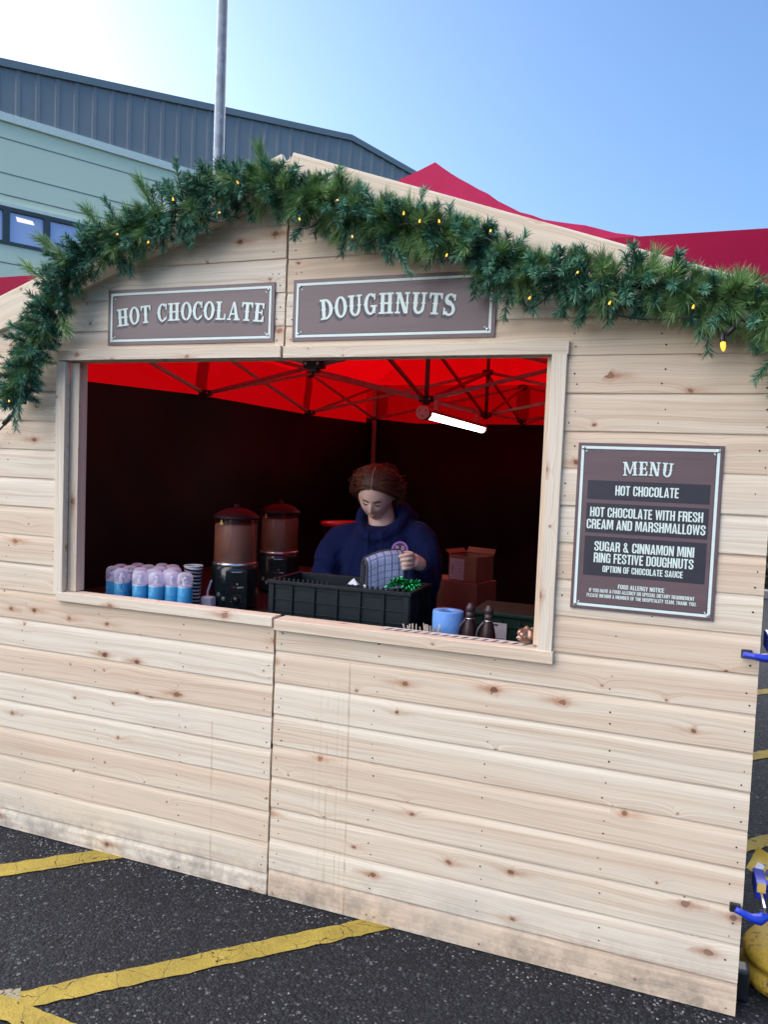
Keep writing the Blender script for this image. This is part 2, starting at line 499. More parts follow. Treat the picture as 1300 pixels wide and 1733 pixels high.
m.build("road_marking", PALEPAINT, kind="structure")

# ------------------------------------------------------------------ warehouse behind
P0 = Vector((-15.6, 13.2, 0)); WD = Vector((.492, .8706, 0)); WN = Vector((.8706, -.492, 0))   # along wall, outward
T0, T1, TR = -62.0, 31.0, 11.4  # near end stretched out of view to block low sun from the stall
ZR = 13.32
def roof_z(t): return max(10.75, ZR - abs(t - TR) * .133)
ZB = 10.42
def wp(t, z, out=0): q = P0 + WD * t + WN * out; return Vector((q.x, q.y, z))
bld = empty("warehouse", wp(TR, 0, -10), "long pale green warehouse with dark grey ribbed cladding under its low gable", "warehouse")
bld_inv = bld.matrix_basis.inverted() if False else Matrix.Translation(-Vector(bld.location))
def bpart(m, name, mats, **k):
    m.v = [tuple(Vector(p) - Vector(bld.location)) for p in m.v]
    return m.build(name, mats, bld, **k)
WT0, WT1, WZ0, WZ1 = -7.0, 5.3, 7.12, 8.08
m = MB()
def wq(t0, t1, z0, z1, out=0): m.face([wp(t0, z0, out), wp(t1, z0, out), wp(t1, z1, out), wp(t0, z1, out)])
wq(T0, WT0, 0, ZB); wq(WT1, T1, 0, ZB); wq(WT0, WT1, 0, WZ0); wq(WT0, WT1, WZ1, ZB)
m.face([wp(T0, 0, -30), wp(T0, 0, 0), wp(T0, roof_z(T0) - .05, 0), wp(T0, roof_z(T0) - .05, -30)])
m.face([wp(T1, 0, 0), wp(T1, 0, -30), wp(T1, roof_z(T1) - .05, -30), wp(T1, roof_z(T1) - .05, 0)])
m.face([wp(T1, 0, -30), wp(T0, 0, -30), wp(T0, roof_z(T0) - .05, -30), wp(TR, ZR - .05, -30), wp(T1, roof_z(T1) - .05, -30)])
bpart(m, "wall", GREENCLAD)
m = MB()
for z in (9.82, 8.93, 8.38, 6.62, 5.75, 4.95, 4.15, 3.3):
    t1 = T1
    m.face([wp(T0, z, .004), wp(t1, z, .004), wp(t1, z + .035, .004), wp(T0, z + .035, .004)])
bpart(m, "panel_joint", DARKJOINT)
# ribbed band under the gable
m = MB()
pitch = .50
t = T0
while t < T1:
    ts = [t, t + .34, t + .375, t + .465, t + .5]
    os_ = [.03, .03, .055, .055, .03]
    for i in range(4):
        a, b = min(ts[i], T1), min(ts[i + 1], T1)
        if a >= T1: break
        if a < TR < b: pass
        m.face([wp(a, ZB + .05, os_[i]), wp(b, ZB + .05, os_[i + 1]), wp(b, roof_z(b) - .1, os_[i + 1]), wp(a, roof_z(a) - .1, os_[i])])
    t += pitch
bpart(m, "ribbed_cladding", GREYCLAD)
m = MB()
for a, b in ((T0 - .2, TR - 19.3), (TR - 19.3, TR), (TR, TR + 19.3), (TR + 19.3, T1 + .2)):
    za, zb = roof_z(a), roof_z(b)
    q = [wp(a, za - .20, .12), wp(b, zb - .20, .12), wp(b, zb, .12), wp(a, za, .12)]
    m.face(q)
    m.face([wp(a, za, .12), wp(b, zb, .12), wp(b, zb + .01, -.3), wp(a, za + .01, -.3)])
    m.face([wp(a, za - .20, -.1), wp(b, zb - .20, -.1), wp(b, zb - .20, .12), wp(a, za - .20, .12)])
bpart(m, "verge_trim", plain("verge_trim_grey", (.20, .245, .25), .45))
m = MB()
for z0, z1, o in ((ZB - .16, ZB + .05, .085), (WZ1 + .02, WZ1 + .12, .05)):
    a, b = (T0, T1) if z1 > 10 else (WT0 - .1, WT1 + .1)
    m.face([wp(a, z0, o), wp(b, z0, o), wp(b, z1, o), wp(a, z1, o)])
    m.face([wp(a, z1, o), wp(b, z1, o), wp(b, z1, 0), wp(a, z1, 0)])
    m.face([wp(a, z0, 0), wp(b, z0, 0), wp(b, z0, o), wp(a, z0, o)])
bpart(m, "band_flashing", plain("green_flashing", (.84, .94, .76), .45))
m = MB()
for a, b in ((T0 - .2, TR - 19.3), (TR - 19.3, TR), (TR, TR + 19.3), (TR + 19.3, T1 + .2)):
    m.face([wp(a, roof_z(a) - .02, .1), wp(b, roof_z(b) - .02, .1), wp(b, roof_z(b) - .02, -30), wp(a, roof_z(a) - .02, -30)])
bpart(m, "roof", GREYCLAD)
# strip window
NP = 12
pw = (WT1 - WT0) / NP
for i in range(NP):
    a = WT0 + i * pw; b = a + pw
    fr = MB()
    R3 = Matrix(((WD.x, WN.x, 0), (WD.y, WN.y, 0), (0, 0, 1)))
    fw = .085
    for (tc, zc, lt, lz) in ((a + fw / 2, (WZ0 + WZ1) / 2, fw, WZ1 - WZ0), (b - fw / 2, (WZ0 + WZ1) / 2, fw, WZ1 - WZ0), ((a + b) / 2, WZ0 + fw / 2, pw - 2 * fw, fw), ((a + b) / 2, WZ1 - fw / 2, pw - 2 * fw, fw)):
        fr.box(wp(tc, zc, -.02), (lt, .12, lz), M=R3)
    f_ = bpart(fr, "window", WINFRAME)
    gl = MB()
    gl.face([wp(a + fw, WZ0 + fw, -.03), wp(b - fw, WZ0 + fw, -.03), wp(b - fw, WZ1 - fw, -.03), wp(a + fw, WZ1 - fw, -.03)])
    if i % 3 != 2:
        gl2 = [(a + .28, WZ1 - .30), (a + .72, WZ1 - .30), (a + .66, WZ1 - .20), (a + .24, WZ1 - .18)]
        gl.face([wp(tt, zz, -.026) for tt, zz in gl2], 1)
    gl.v = [tuple(Vector(p) - Vector(bld.location)) for p in gl.v]
    po = gl.build("pane", [PANE, emis("office_ceiling_light", (1, .9, .78), .35)], f_)

# ------------------------------------------------------------------ lamp post
lp = empty("lamp_post", (-3.88, 5.48, 0), "tall grey galvanised lamp post rising behind the wooden stall", "lamp post")
m = MB(); m.lathe([(.095, 0), (.095, 1.2), (.07, 1.25), (.058, 8.0), (.0, 8.02)], seg=24)
m.build("pole", GALV, lp)
m = MB(); m.box((0, 0, .012), (.3, .3, .024)); m.build("base_plate", GALV, lp, bevel=.004)
m = MB(); m.tube([(0, 0, 7.95), (.1, -.05, 8.1), (.6, -.3, 8.2)], .03, 10); m.build("bracket_arm", GALV, lp)
m = MB(); m.ell((.8, -.4, 8.2), (.34, .14, .07), M=Matrix.Rotation(radians(-26), 3, 'Z')); m.build("lantern", plain("lantern_grey", (.3, .32, .34), .4), lp)

# ------------------------------------------------------------------ stall front
GS, GP = .342, 2.694
def gx(z): return max(0.0, (GP - .02 - z) / GS)
stall = empty("stall_front", (0, 0, 0), "pale pine clad market stall front with gable top and wide serving hatch", "market stall")
OZ0, OZ1 = 1.02, 1.99
PROF = [(0, -.0096), (.02, -.0106), (.74, -.0106), (.79, -.0103), (.84, -.0094), (.89, -.0079), (.94, -.0064), (1.0, -.0058)]
def prof(t):
    for (a, ya), (b, yb) in zip(PROF, PROF[1:]):
        if t <= b: return ya + (yb - ya) * (t - a) / (b - a)
    return PROF[-1][1]
def wall_panel(side):
    rnd = random.Random(11 if side < 0 else 23)
    m = MB()
    zs = [0.003, .084] if side < 0 else [0.003, .106]
    while zs[-1] < 2.62: zs.append(zs[-1] + (.1182 if side < 0 else .1168))
    base = -.004 if side < 0 else .004
    for bi in range(len(zs) - 1):
        z0, z1 = zs[bi], zs[bi + 1]
        pitch = z1 - z0 if bi else .118
        zt0 = z0 if bi else z1 - .118       # the lowest board is ripped down
        tint = min(1, max(0, rnd.gauss(.5, .33))); ou, ov = rnd.random() * 60, rnd.random() * 60
        flip = rnd.random() < .5; dy = rnd.uniform(-.0012, .0012); sd = rnd.random() * 50
        cuts = sorted({z0, z1, *[z for z in (OZ0, OZ1) if z0 < z < z1]})
        for za, zb in zip(cuts, cuts[1:]):
            rows = [za] + [zt0 + t * pitch for t, _ in PROF if za < zt0 + t * pitch < zb] + [zb]
            def span(z, zm=(za + zb) / 2):
                lim = min(1.59, gx(z))
                lo, hi = (.004, lim)
                if OZ0 - .001 < zm < OZ1 + .001: lo = .975
                return (lo, hi)
            lo0, hi0 = span(rows[0])
            if hi0 <= lo0 + .004: continue
            N = max(2, int((hi0 - lo0) / .1))
            last = None
            for z in rows:
                lo, hi = span(z)
                hi = max(hi, lo + .0005)
                row = []
                for i in range(N + 1):
                    xx = side * (lo + (hi - lo) * i / N)
                    t = (z - zt0) / pitch
                    wz = noise.noise(Vector((xx * 2.2, sd, 0))) * .0016 * max(0, 1 - abs(t - .1) * 1.5) if za == z0 and bi else 0
                    wy = noise.noise(Vector((xx * 1.7, sd, 4))) * .0016
                    row.append(((xx, prof(t) + dy + wy, z + wz), (xx * (1 if flip else -1) + ou, z - z0 + ov)))
                if last:
                    for i in range(N):
                        q = [last[i], last[i + 1], row[i + 1], row[i]]
                        if side < 0: q = q[::-1]
                        m.face([a[0] for a in q], 0, [a[1] for a in q], tint, smooth=False)
                else:      # underside lip
                    for i in range(N):
                        a, b = row[i], row[i + 1]
                        q = [((a[0][0], .004, a[0][2]), a[1]), ((b[0][0], .004, b[0][2]), b[1]), b, a]
                        if side < 0: q = q[::-1]
                        m.face([k[0] for k in q], 0, [k[1] for k in q], tint)
                last = row
            for xx in (lo0, hi0):           # sawn ends
                if xx == hi0 and hi0 < 1.589: continue
                q = [(side * xx, prof((z - zt0) / pitch) + dy, z) for z in rows]
                q += [(side * xx, .006, rows[-1]), (side * xx, .006, rows[0])]
                m.face(q, 0, [(p[1] * .3 + ou, p[2] + ov) for p in q], min(1, tint + .2))
        # nails
        cols = (.03, .40, .80, 1.18, 1.56) if not (bi > 9) else (.03, .055, 1.02, 1.28, 1.56)
        for xn in cols:
            for fz in (.2, .56):
                zn = z0 + (z1 - z0) * (fz + rnd.uniform(-.06, .06)); xq = xn + rnd.uniform(-.012, .012)
                if xq > gx(zn) - .1 or (OZ0 < zn < OZ1 and xq < 1.0) or rnd.random() < .12 or bi == 0 and fz > .5: continue
                rr = rnd.uniform(.0021, .0032)
                c = Vector((side * xq, prof((zn - zt0) / pitch) + dy - .0012, zn))
                m.face([c + Vector((cos(a) * rr, 0, sin(a) * rr)) for a in [2 * pi * k / 8 for k in range(8)]], 1)
    # backing sheets, so no daylight shows between boards
    e = .006
    for (xa, xb, za, zb) in ((.01, 1.585, .004, OZ0), (.975, 1.585, OZ0, OZ1)):
        q = [(side * xa, e, za), (side * xb, e, za), (side * xb, e, zb), (side * xa, e, zb)]
        m.face(q, 0, [(p[0], p[2]) for p in q], .4)
    zc = GP - .02 - 1.585 * GS
    q = [(side * .01, e, OZ1), (side * 1.585, e, OZ1), (side * 1.585, e, zc), (side * .01, e, GP - .03)]
    m.face(q, 0, [(p[0], p[2]) for p in q], .4)
    return m.build("wall_panel", [WOOD, NAIL], stall)
wall_panel(-1); wall_panel(1)

def trim(name, c, d, axis, mat=TRIM, rot=None, tint=None, bev=.0018):
    m = MB(); m.box((0, 0, 0), d, axis=axis, tint=tint)
    o = m.build(name, mat, stall, loc=c, bevel=bev)
    if rot: o.rotation_euler = rot
    return o
ang = math.atan(GS)
for s in (-1, 1):
    L = 1.66 / cos(ang)
    trim("bargeboard", (s * .8315, -.0225, GP - .8315 * GS - .067 / cos(ang)), (L, .021, .130), 0, rot=(0, s * ang, 0), tint=.55)
# hatch trims
trim("header_beam", (-.5105, -.0190, 2.0), (1.008, .016, .042), 0, tint=.25)
trim("header_beam", (.5015, -.0190, 1.997), (.996, .016, .041), 0, tint=.6)
trim("post", (-.9925, -.0190, 1.507), (.046, .016, .934), 2, tint=.3)
trim("post", (.9715, -.0190, 1.502), (.047, .016, .952), 2, tint=.15)
trim("sill", (-.502, .006, 1.029), (.994, .070, .036), 0, tint=.35)
trim("sill", (.502, .015, 1.0215), (.996, .092, .039), 0, tint=.7)
# studs behind the boards
for s in (-1, 1):
    trim("jamb", (s * .9525, .032, 1.512), (.045, .048, .926), 2, tint=.75)
    trim("edge_stud", (s * 1.56, .033, 1.05), (.045, .045, 2.09), 2, tint=.6)
    trim("centre_stud", (s * .034, .033, 2.31), (.045, .045, .6), 2, tint=.6)
    trim("centre_stud", (s * .034, .033, .5), (.045, .045, .99), 2, tint=.6)
    trim("header_rail", (s * .502, .031, 2.000), (.99, .045, .045), 0, tint=.5)
    trim("sole_rail", (s * .80, .033, .03), (1.46, .045, .045), 0, tint=.6)

for zc_, ln in ((2.33, .60), (.50, .98)):
    trim("seam_light_block", (0, .018, zc_), (.034, .012, ln), 2, tint=.9)  # added behind the seam to block red light from the canopy

# ------------------------------------------------------------------ lettering
class Glyphs:
    """slab-serif poster capitals made of flat pieces: shape functions return lists of polygons in a unit-high box"""
    def rect(s, x0, y0, x1, y1): return [[(x0, y0), (x1, y0), (x1, y1), (x0, y1)]]
    def stem(s, x, w=.19, spur=True, y0=0, y1=1, top=True, bot=True, se=.085):
        o = s.rect(x, y0, x + w, y1)
        if bot: o += s.rect(x - se, 0, x + w + se, .085)
        if top: o += s.rect(x - se, .915, x + w + se, 1)
        if spur: o += [[(x - .06, .5), (x + w / 2, .42), (x + w + .06, .5), (x + w / 2, .58)]]
        return o
    def arc(s, cx, cy, rx, ry, tx, ty, a0, a1, n=22):
        o = []
        for i in range(n):
            p = []
            for a, k in ((a0 + (a1 - a0) * i / n, 0), (a0 + (a1 - a0) * (i + 1) / n, 1)):
                a = radians(a)
                p.append(((cx + rx * cos(a), cy + ry * sin(a)), (cx + (rx - tx) * cos(a), cy + (ry - ty) * sin(a))))
            q = [p[0][0], p[1][0], p[1][1], p[0][1]]
            if a1 < a0: q = q[::-1]
            o.append(q)
        return o
    def spur(s, x, y=.5, w=.1): return [[(x - w, y), (x, y - .075), (x + w, y), (x, y + .075)]]
    def get(s, ch):
        R, A, S = s.rect, s.arc, s.stem
        if ch == 'H': return S(.09) + S(.47) + R(.28, .455, .47, .545), .75
        if ch == 'O': return A(.33, .5, .33, .52, .185, .10, 0, 360, 36) + s.spur(.05, .5, .1) + s.spur(.61, .5, .1), .66
        if ch == 'T': return S(.23, .19, True, 0, 1, False) + R(0, .9, .65, 1) + [[(0, .72), (.06, .72), (.12, .9), (0, .9)], [(.59, .72), (.65, .72), (.65, .9), (.53, .9)]], .65
        if ch == 'C': return A(.33, .5, .33, .52, .185, .10, 48, 318, 28) + R(.50, .66, .585, .99) + [[(.46, .10), (.56, .14), (.585, .30), (.52, .26)]] + s.spur(.05, .5, .1), .60
        if ch == 'L': return S(.09) + R(.28, 0, .60, .09) + [[(.50, .09), (.60, .09), (.60, .33), (.54, .33)]], .62
        if ch == 'A': return [[(.33, 1.0), (.42, 1.0), (.17, .08), (.08, .08)], [(.33, 1.0), (.45, 1.0), (.70, .08), (.49, .08)]] + R(.19, .30, .55, .385) + R(0, 0, .25, .085) + R(.42, 0, .78, .085) + s.spur(.24, .34, .09), .78
        if ch == 'E': return S(.09) + R(.28, .91, .58, 1) + R(.28, 0, .60, .09) + R(.28, .46, .46, .54) + [[(.50, .70), (.58, .70), (.58, .91), (.46, .91)], [(.46, .09), (.60, .09), (.60, .32), (.54, .32)]] + R(.43, .36, .50, .64), .62
        if ch == 'D': return S(.09) + A(.26, .5, .42, .5, .19, .09, -90, 90, 22) + s.spur(.62, .5, .1), .70
        if ch == 'U': return S(.07, .19, True, .30, 1, True, False) + S(.50, .13, True, .30, 1, True, False) + A(.35, .33, .28, .35, .16, .12, 180, 360, 20), .74
        if ch == 'G': return A(.33, .5, .33, .52, .185, .10, 48, 320, 28) + R(.50, .70, .58, .99) + R(.43, .05, .60, .40) + R(.34, .36, .66, .44) + s.spur(.05, .5, .1), .68
        if ch == 'N': return S(.09, .10) + S(.56, .10, True, 0, 1, True, False) + [[(.09, 1), (.28, 1), (.66, 0), (.47, 0)]], .78
        if ch == 'S': return A(.30, .735, .27, .285, .16, .10, 25, 250, 18) + A(.30, .27, .29, .29, .17, .10, 110, -155, 20) + [[(.10, .66), (.26, .53), (.46, .37), (.50, .50), (.34, .66), (.16, .74)]] + R(.47, .70, .55, .99) + R(.02, .01, .10, .33), .60
        if ch == 'M': return S(.08, .10) + S(.72, .17) + [[(.08, 1), (.27, 1), (.52, .12), (.42, .12)], [(.42, .12), (.52, .12), (.78, 1), (.70, 1)]], .97
        return [], .30
GL = Glyphs()
def slab_text(mb, text, cx, base, width, height, sag, y, mi=0, dx=0, dz=0, gap=.07):
    polys, x = [], 0
    for ch in text:
        gp, wd = GL.get(ch)
        polys.append((x, wd, gp)); x += wd + gap
    x -= gap
    sx = width / x
    k = 0
    for (x0, wd, gp) in polys:
        c = (x0 + wd / 2 - x / 2) * sx
        h = c / (width / 2)
        zc = base - sag * h * h
        an = -math.atan(2 * sag * h / (width / 2)) * .9
        for p in gp:
            q = []
            for (a, b) in p:
                lx, lz = (a - wd / 2) * sx, b * height
                q.append((cx + c + lx * cos(an) - lz * sin(an) + dx, y - (k % 40) * .00003, zc + lx * sin(an) + lz * cos(an) + dz))
            ar = sum(q[i][0] * q[(i + 1) % len(q)][2] - q[(i + 1) % len(q)][0] * q[i][2] for i in range(len(q)))
            if ar < 0: q = q[::-1]
            mb.face(q, mi); k += 1
class Condensed:
    """tall narrow bold capitals, unit height"""
    W, T, B = .46, .155, .135
    def get(s, c):
        R = lambda a, b, c_, d: [[(a, b), (c_, b), (c_, d), (a, d)]]
        W, T, B = s.W, s.T, s.B
        A = lambda cx, cy, a0, a1, rx=.23, ry=.2, tx=T, ty=B, n=8: GL.arc(cx, cy, rx, ry, tx, ty, a0, a1, n)
        h = W / 2
        top, bot = A(h, .8, 0, 180), A(h, .2, 180, 360)
        LS = R(0, 0, T, 1)
        P = LS + R(T, 1 - B, .24, 1) + A(.24, .82, 0, 90, .22, .18) + R(W - T, .62, W, .82) + A(.24, .62, -90, 0, .22, .18) + R(T, .44, .24, .44 + B)
        if c == 'A': return [[(.17, 1), (.28, 1), (.155, 0), (0, 0)], [(.22, 1), (.33, 1), (.50, 0), (.345, 0)]] + R(.12, .18, .38, .30), .50
        if c == 'B': return P + A(.24, .38, 0, 90, .22, .18) + R(W - T, .18, W, .38) + A(.24, .18, -90, 0, .22, .18) + R(T, 0, .24, B), W
        if c == 'C': return top + bot + R(0, .2, T, .8) + R(W - T, .62, W, .8) + R(W - T, .2, W, .38), W
        if c == 'D': return LS + R(T, 1 - B, .24, 1) + A(.24, .8, 0, 90, .22, .2) + R(W - T, .2, W, .8) + A(.24, .2, -90, 0, .22, .2) + R(T, 0, .24, B), W
        if c == 'E': return LS + R(T, 1 - B, .37, 1) + R(T, 0, .37, B) + R(T, .44, .35, .44 + B), .37
        if c == 'F': return LS + R(T, 1 - B, .36, 1) + R(T, .44, .34, .44 + B), .36
        if c == 'G': return top + bot + R(0, .2, T, .8) + R(W - T, .62, W, .8) + R(W - T, .2, W, .38) + R(.25, .38, W, .50) + R(W - .09, 0, W, .2), W
        if c == 'H': return LS + R(W - T, 0, W, 1) + R(T, .44, W - T, .58), W
        if c == 'I': return LS, T
        if c == 'K': return LS + [[(T, .36), (T, .60), (.33, 1), (.48, 1)], [(.20, .60), (.33, .60), (.50, 0), (.34, 0)]], .50
        if c == 'L': return LS + R(T, 0, .36, B), .36
        if c == 'M': return R(0, 0, .14, 1) + R(.50, 0, .64, 1) + [[(.08, 1), (.22, 1), (.36, .06), (.28, .06)], [(.28, .06), (.36, .06), (.56, 1), (.42, 1)]], .64
        if c == 'N': return R(0, 0, .14, 1) + R(.33, 0, .47, 1) + [[(.02, 1), (.16, 1), (.45, 0), (.31, 0)]], .47
        if c in 'OQ': return top + bot + R(0, .2, T, .8) + R(W - T, .2, W, .8) + ([[(.26, .14), (.36, .2), (.50, -.08), (.38, -.08)]] if c == 'Q' else []), W
        if c == 'P': return P, W
        if c == 'R': return P + R(W - T, 0, W, .42) + R(W - T - .06, .40, W - .03, .50), W
        if c == 'S': return top + bot + R(0, .66, T, .8) + R(W - T, .66, W, .8) + R(0, .2, T, .35) + R(W - T, .2, W, .36) + [[(0, .67), (W - T, .36), (W, .36), (W, .40), (T, .68), (0, .68)]], W
        if c == 'T': return R(.135, 0, .135 + T, 1 - B) + R(0, 1 - B, .425, 1), .425
        if c == 'U': return bot + R(0, .2, T, 1) + R(W - T, .2, W, 1), W
        if c == 'V': return [[(0, 1), (.15, 1), (.28, 0), (.18, 0)], [(.33, 1), (.48, 1), (.30, 0), (.20, 0)]], .48
        if c == 'W': return [[(0, 1), (.14, 1), (.24, 0), (.13, 0)], [(.29, 1), (.39, 1), (.24, 0), (.15, 0)], [(.29, 1), (.39, 1), (.55, 0), (.44, 0)], [(.54, 1), (.68, 1), (.55, 0), (.46, 0)]], .68
        if c == 'Y': return [[(0, 1), (.15, 1), (.30, .42), (.17, .42)], [(.32, 1), (.47, 1), (.30, .42), (.17, .42)]] + R(.16, 0, .16 + T, .44), .47
        if c == '&': return A(.22, .80, 0, 360, .17, .2, .12, .11, 14) + A(.21, .27, 60, 360, .21, .27, .14, .12, 14) + [[(.10, .66), (.26, .66), (.56, 0), (.40, 0)]], .56
        if c == '.': return R(0, 0, T, .15), T
        return [], .20
CD = Condensed()
def sans_text(mb, text, cx, zc, width, height, y, mi=0, bold=0):
    x, out = 0, []
    for ch in text:
        gp, wd = CD.get(ch); out.append((x, gp)); x += wd + .055
    x -= .055; sx = width / x; k = 0
    for x0, gp in out:
        for p in gp:
            q = [(cx + ((x0 + a) - x / 2) * sx, y - (k % 40) * .00003, zc + (b - .5) * height) for a, b in p]; k += 1
            ar = sum(q[i][0] * q[(i + 1) % len(q)][2] - q[(i + 1) % len(q)][0] * q[i][2] for i in range(len(q)))
            if ar < 0: q = q[::-1]
            mb.face(q, mi)
def frame2d(mb, x0, z0, x1, z1, t, y, mi=0):
    for (a, b, c, d) in ((x0, z0, x1, z0 + t), (x0, z1 - t, x1, z1), (x0, z0 + t, x0 + t, z1 - t), (x1 - t, z0 + t, x1, z1 - t)):
        mb.face([(a, y, b), (c, y, b), (c, y, d), (a, y, d)], mi)
def sign(name, label, x0, z0, x1, z1, inset, t, scr):
    w_, h_ = x1 - x0, z1 - z0
    m = MB(); m.box((w_ / 2, 0, h_ / 2), (w_, .004, h_))
    o = m.build(name, SIGN, loc=(x0, -.0140, z0), bevel=.0006)
    tag(o, label, "sign")
    m = MB(); frame2d(m, inset, inset, w_ - inset, h_ - inset, t, -.0026)
    frame2d(m, inset + t, inset + t, w_ - inset - t, h_ - inset - t, .0022, -.0026, 1)
    m.build("border", [MINT, INK], o)
    for (sx, sz) in ((0, 0), (0, 1), (1, 0), (1, 1)):
        px = inset + scr if sx == 0 else w_ - inset - scr
        pz = inset + scr if sz == 0 else h_ - inset - scr
        m = MB(); m.lathe([(.0052, 0), (.0052, .0015), (.003, .0032), (0, .0034)], seg=14, M=Matrix.Rotation(radians(90), 3, 'X'))
        m.build("screw", SCREW, o, loc=(px, -.0028, pz))
        m = MB(); e = .006
        qx, qz = (px + (1 if sx == 0 else -1) * .008, pz + (1 if sz == 0 else -1) * .008)
        m.face([(qx - e / 2, -.0028, qz - e / 2), (qx + e / 2, -.0028, qz - e / 2), (qx + (e / 2 if sx == 0 else -e / 2), -.0028, qz + e / 2)])
        m.build("corner_mark", MINT, o)
    return o, w_, h_
o, w_, h_ = sign("hot_chocolate_sign", "brown hot chocolate sign with pale border screwed above the hatch left of the seam", -.773, 2.036, -.042, 2.247, .013, .0085, .012)
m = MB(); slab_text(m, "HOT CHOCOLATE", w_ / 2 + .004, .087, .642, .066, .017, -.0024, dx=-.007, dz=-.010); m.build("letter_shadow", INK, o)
m = MB(); slab_text(m, "HOT CHOCOLATE", w_ / 2 + .004, .087, .642, .066, .017, -.0042); m.build("lettering", MINT, o)
o, w_, h_ = sign("doughnuts_sign", "brown doughnuts sign with pale border half hidden by garland right of the seam", .032, 2.036, .761, 2.250, .013, .0085, .012)
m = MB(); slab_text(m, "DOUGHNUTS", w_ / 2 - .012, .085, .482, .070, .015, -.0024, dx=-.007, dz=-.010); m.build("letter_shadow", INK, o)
m = MB(); slab_text(m, "DOUGHNUTS", w_ / 2 - .012, .085, .482, .070, .015, -.0042); m.build("lettering", MINT, o)
o, w_, h_ = sign("menu_sign", "tall brown menu board with dark bands of cream text beside the hatch", 1.043, 1.187, 1.460, 1.705, .010, .0085, .006)
m = MB()
for (v0, v1) in ((.222, .335), (.358, .535), (.556, .792)):
    x0, x1, z0, z1 = .082 * w_, .925 * w_, h_ * (1 - v1), h_ * (1 - v0)
    m.face([(x0, -.0026, z0), (x1, -.0026, z0), (x1, -.0026, z1), (x0, -.0026, z1)])
m.build("text_band", BAND, o)
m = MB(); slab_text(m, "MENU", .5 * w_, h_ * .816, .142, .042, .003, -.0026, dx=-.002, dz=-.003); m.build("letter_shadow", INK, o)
m = MB()
slab_text(m, "MENU", .5 * w_, h_ * .816, .142, .042, .003, -.0034)
for (tx, v, wd, ht, bd) in (("HOT CHOCOLATE", .278, .182, .030, .02), ("HOT CHOCOLATE WITH FRESH", .410, .325, .030, .022), ("CREAM AND MARSHMALLOWS", .483, .342, .030, .022),
        ("SUGAR & CINNAMON MINI", .614, .288, .030, .022), ("RING FESTIVE DOUGHNUTS", .683, .288, .030, .022), ("OPTION OF CHOCOLATE SAUCE", .748, .232, .020, .018),
        ("FOOD ALLERGY NOTICE", .848, .134, .0135, .018), ("IF YOU HAVE A FOOD ALLERGY OR SPECIAL DIETARY REQUIREMENT", .881, .305, .0112, .018),
        ("PLEASE INFORM A MEMBER OF THE HOSPITALITY TEAM. THANK YOU.", .912, .318, .0112, .018)):
    sans_text(m, tx, .5 * w_, h_ * (1 - v), wd, ht, -.0034, bold=bd)
m.build("lettering", MINT, o)

# ------------------------------------------------------------------ garland
def needle_mat(name, a, b, tr=.25):
    k = NT(name)
    t = k.n("ShaderNodeAttribute"); t.attribute_name = "tint"
    c = k.mix(t.outputs["Fac"], a, b)
    k.l(c, k.b.inputs["Base Color"]); k.b.inputs["Roughness"].default_value = .5
    k.b.inputs["Specular IOR Level"].default_value = .35
    return k.m
ND = needle_mat("short_needles", (.016, .085, .048), (.135, .33, .21))
NL = needle_mat("long_needles", (.050, .140, .045), (.25, .40, .145))
STEM = plain("garland_stem", (.03, .022, .012), .8)
def catmull(pts, n=12):
    P = [Vector(p) for p in pts]; P = [P[0] * 2 - P[1]] + P + [P[-1] * 2 - P[-2]]
    out = []
    for i in range(1, len(P) - 2):
        for j in range(n):
            t = j / n
            out.append(.5 * ((2 * P[i]) + (P[i + 1] - P[i - 1]) * t + (2 * P[i - 1] - 5 * P[i] + 4 * P[i + 1] - P[i + 2]) * t * t + (3 * P[i] - P[i - 1] - 3 * P[i + 1] + P[i + 2]) * t ** 3))
    out.append(P[-2]); return out
GPATH = catmull([(-1.135, -.075, 1.80), (-1.12, -.08, 1.90), (-1.05, -.08, 2.08), (-.95, -.085, 2.215), (-.855, -.085, 2.335), (-.70, -.085, 2.395), (-.51, -.085, 2.47), (-.306, -.085, 2.54), (-.113, -.085, 2.565), (.096, -.085, 2.515), (.317, -.085, 2.425), (.527, -.085, 2.36), (.70, -.085, 2.305), (.85, -.085, 2.215), (1.02, -.085, 2.185), (1.19, -.085, 2.165), (1.36, -.085, 2.125), (1.50, -.085, 2.09), (1.60, -.085, 2.01), (1.66, -.085, 1.92)])
rg = random.Random(5)
garland = empty("garland", (0, 0, 0), "thick artificial fir and pine garland swagged along the gable edge of the stall", "garland")
short, long_ = MB(), MB()
stem = MB()
stem.tube(GPATH, .012, 7)
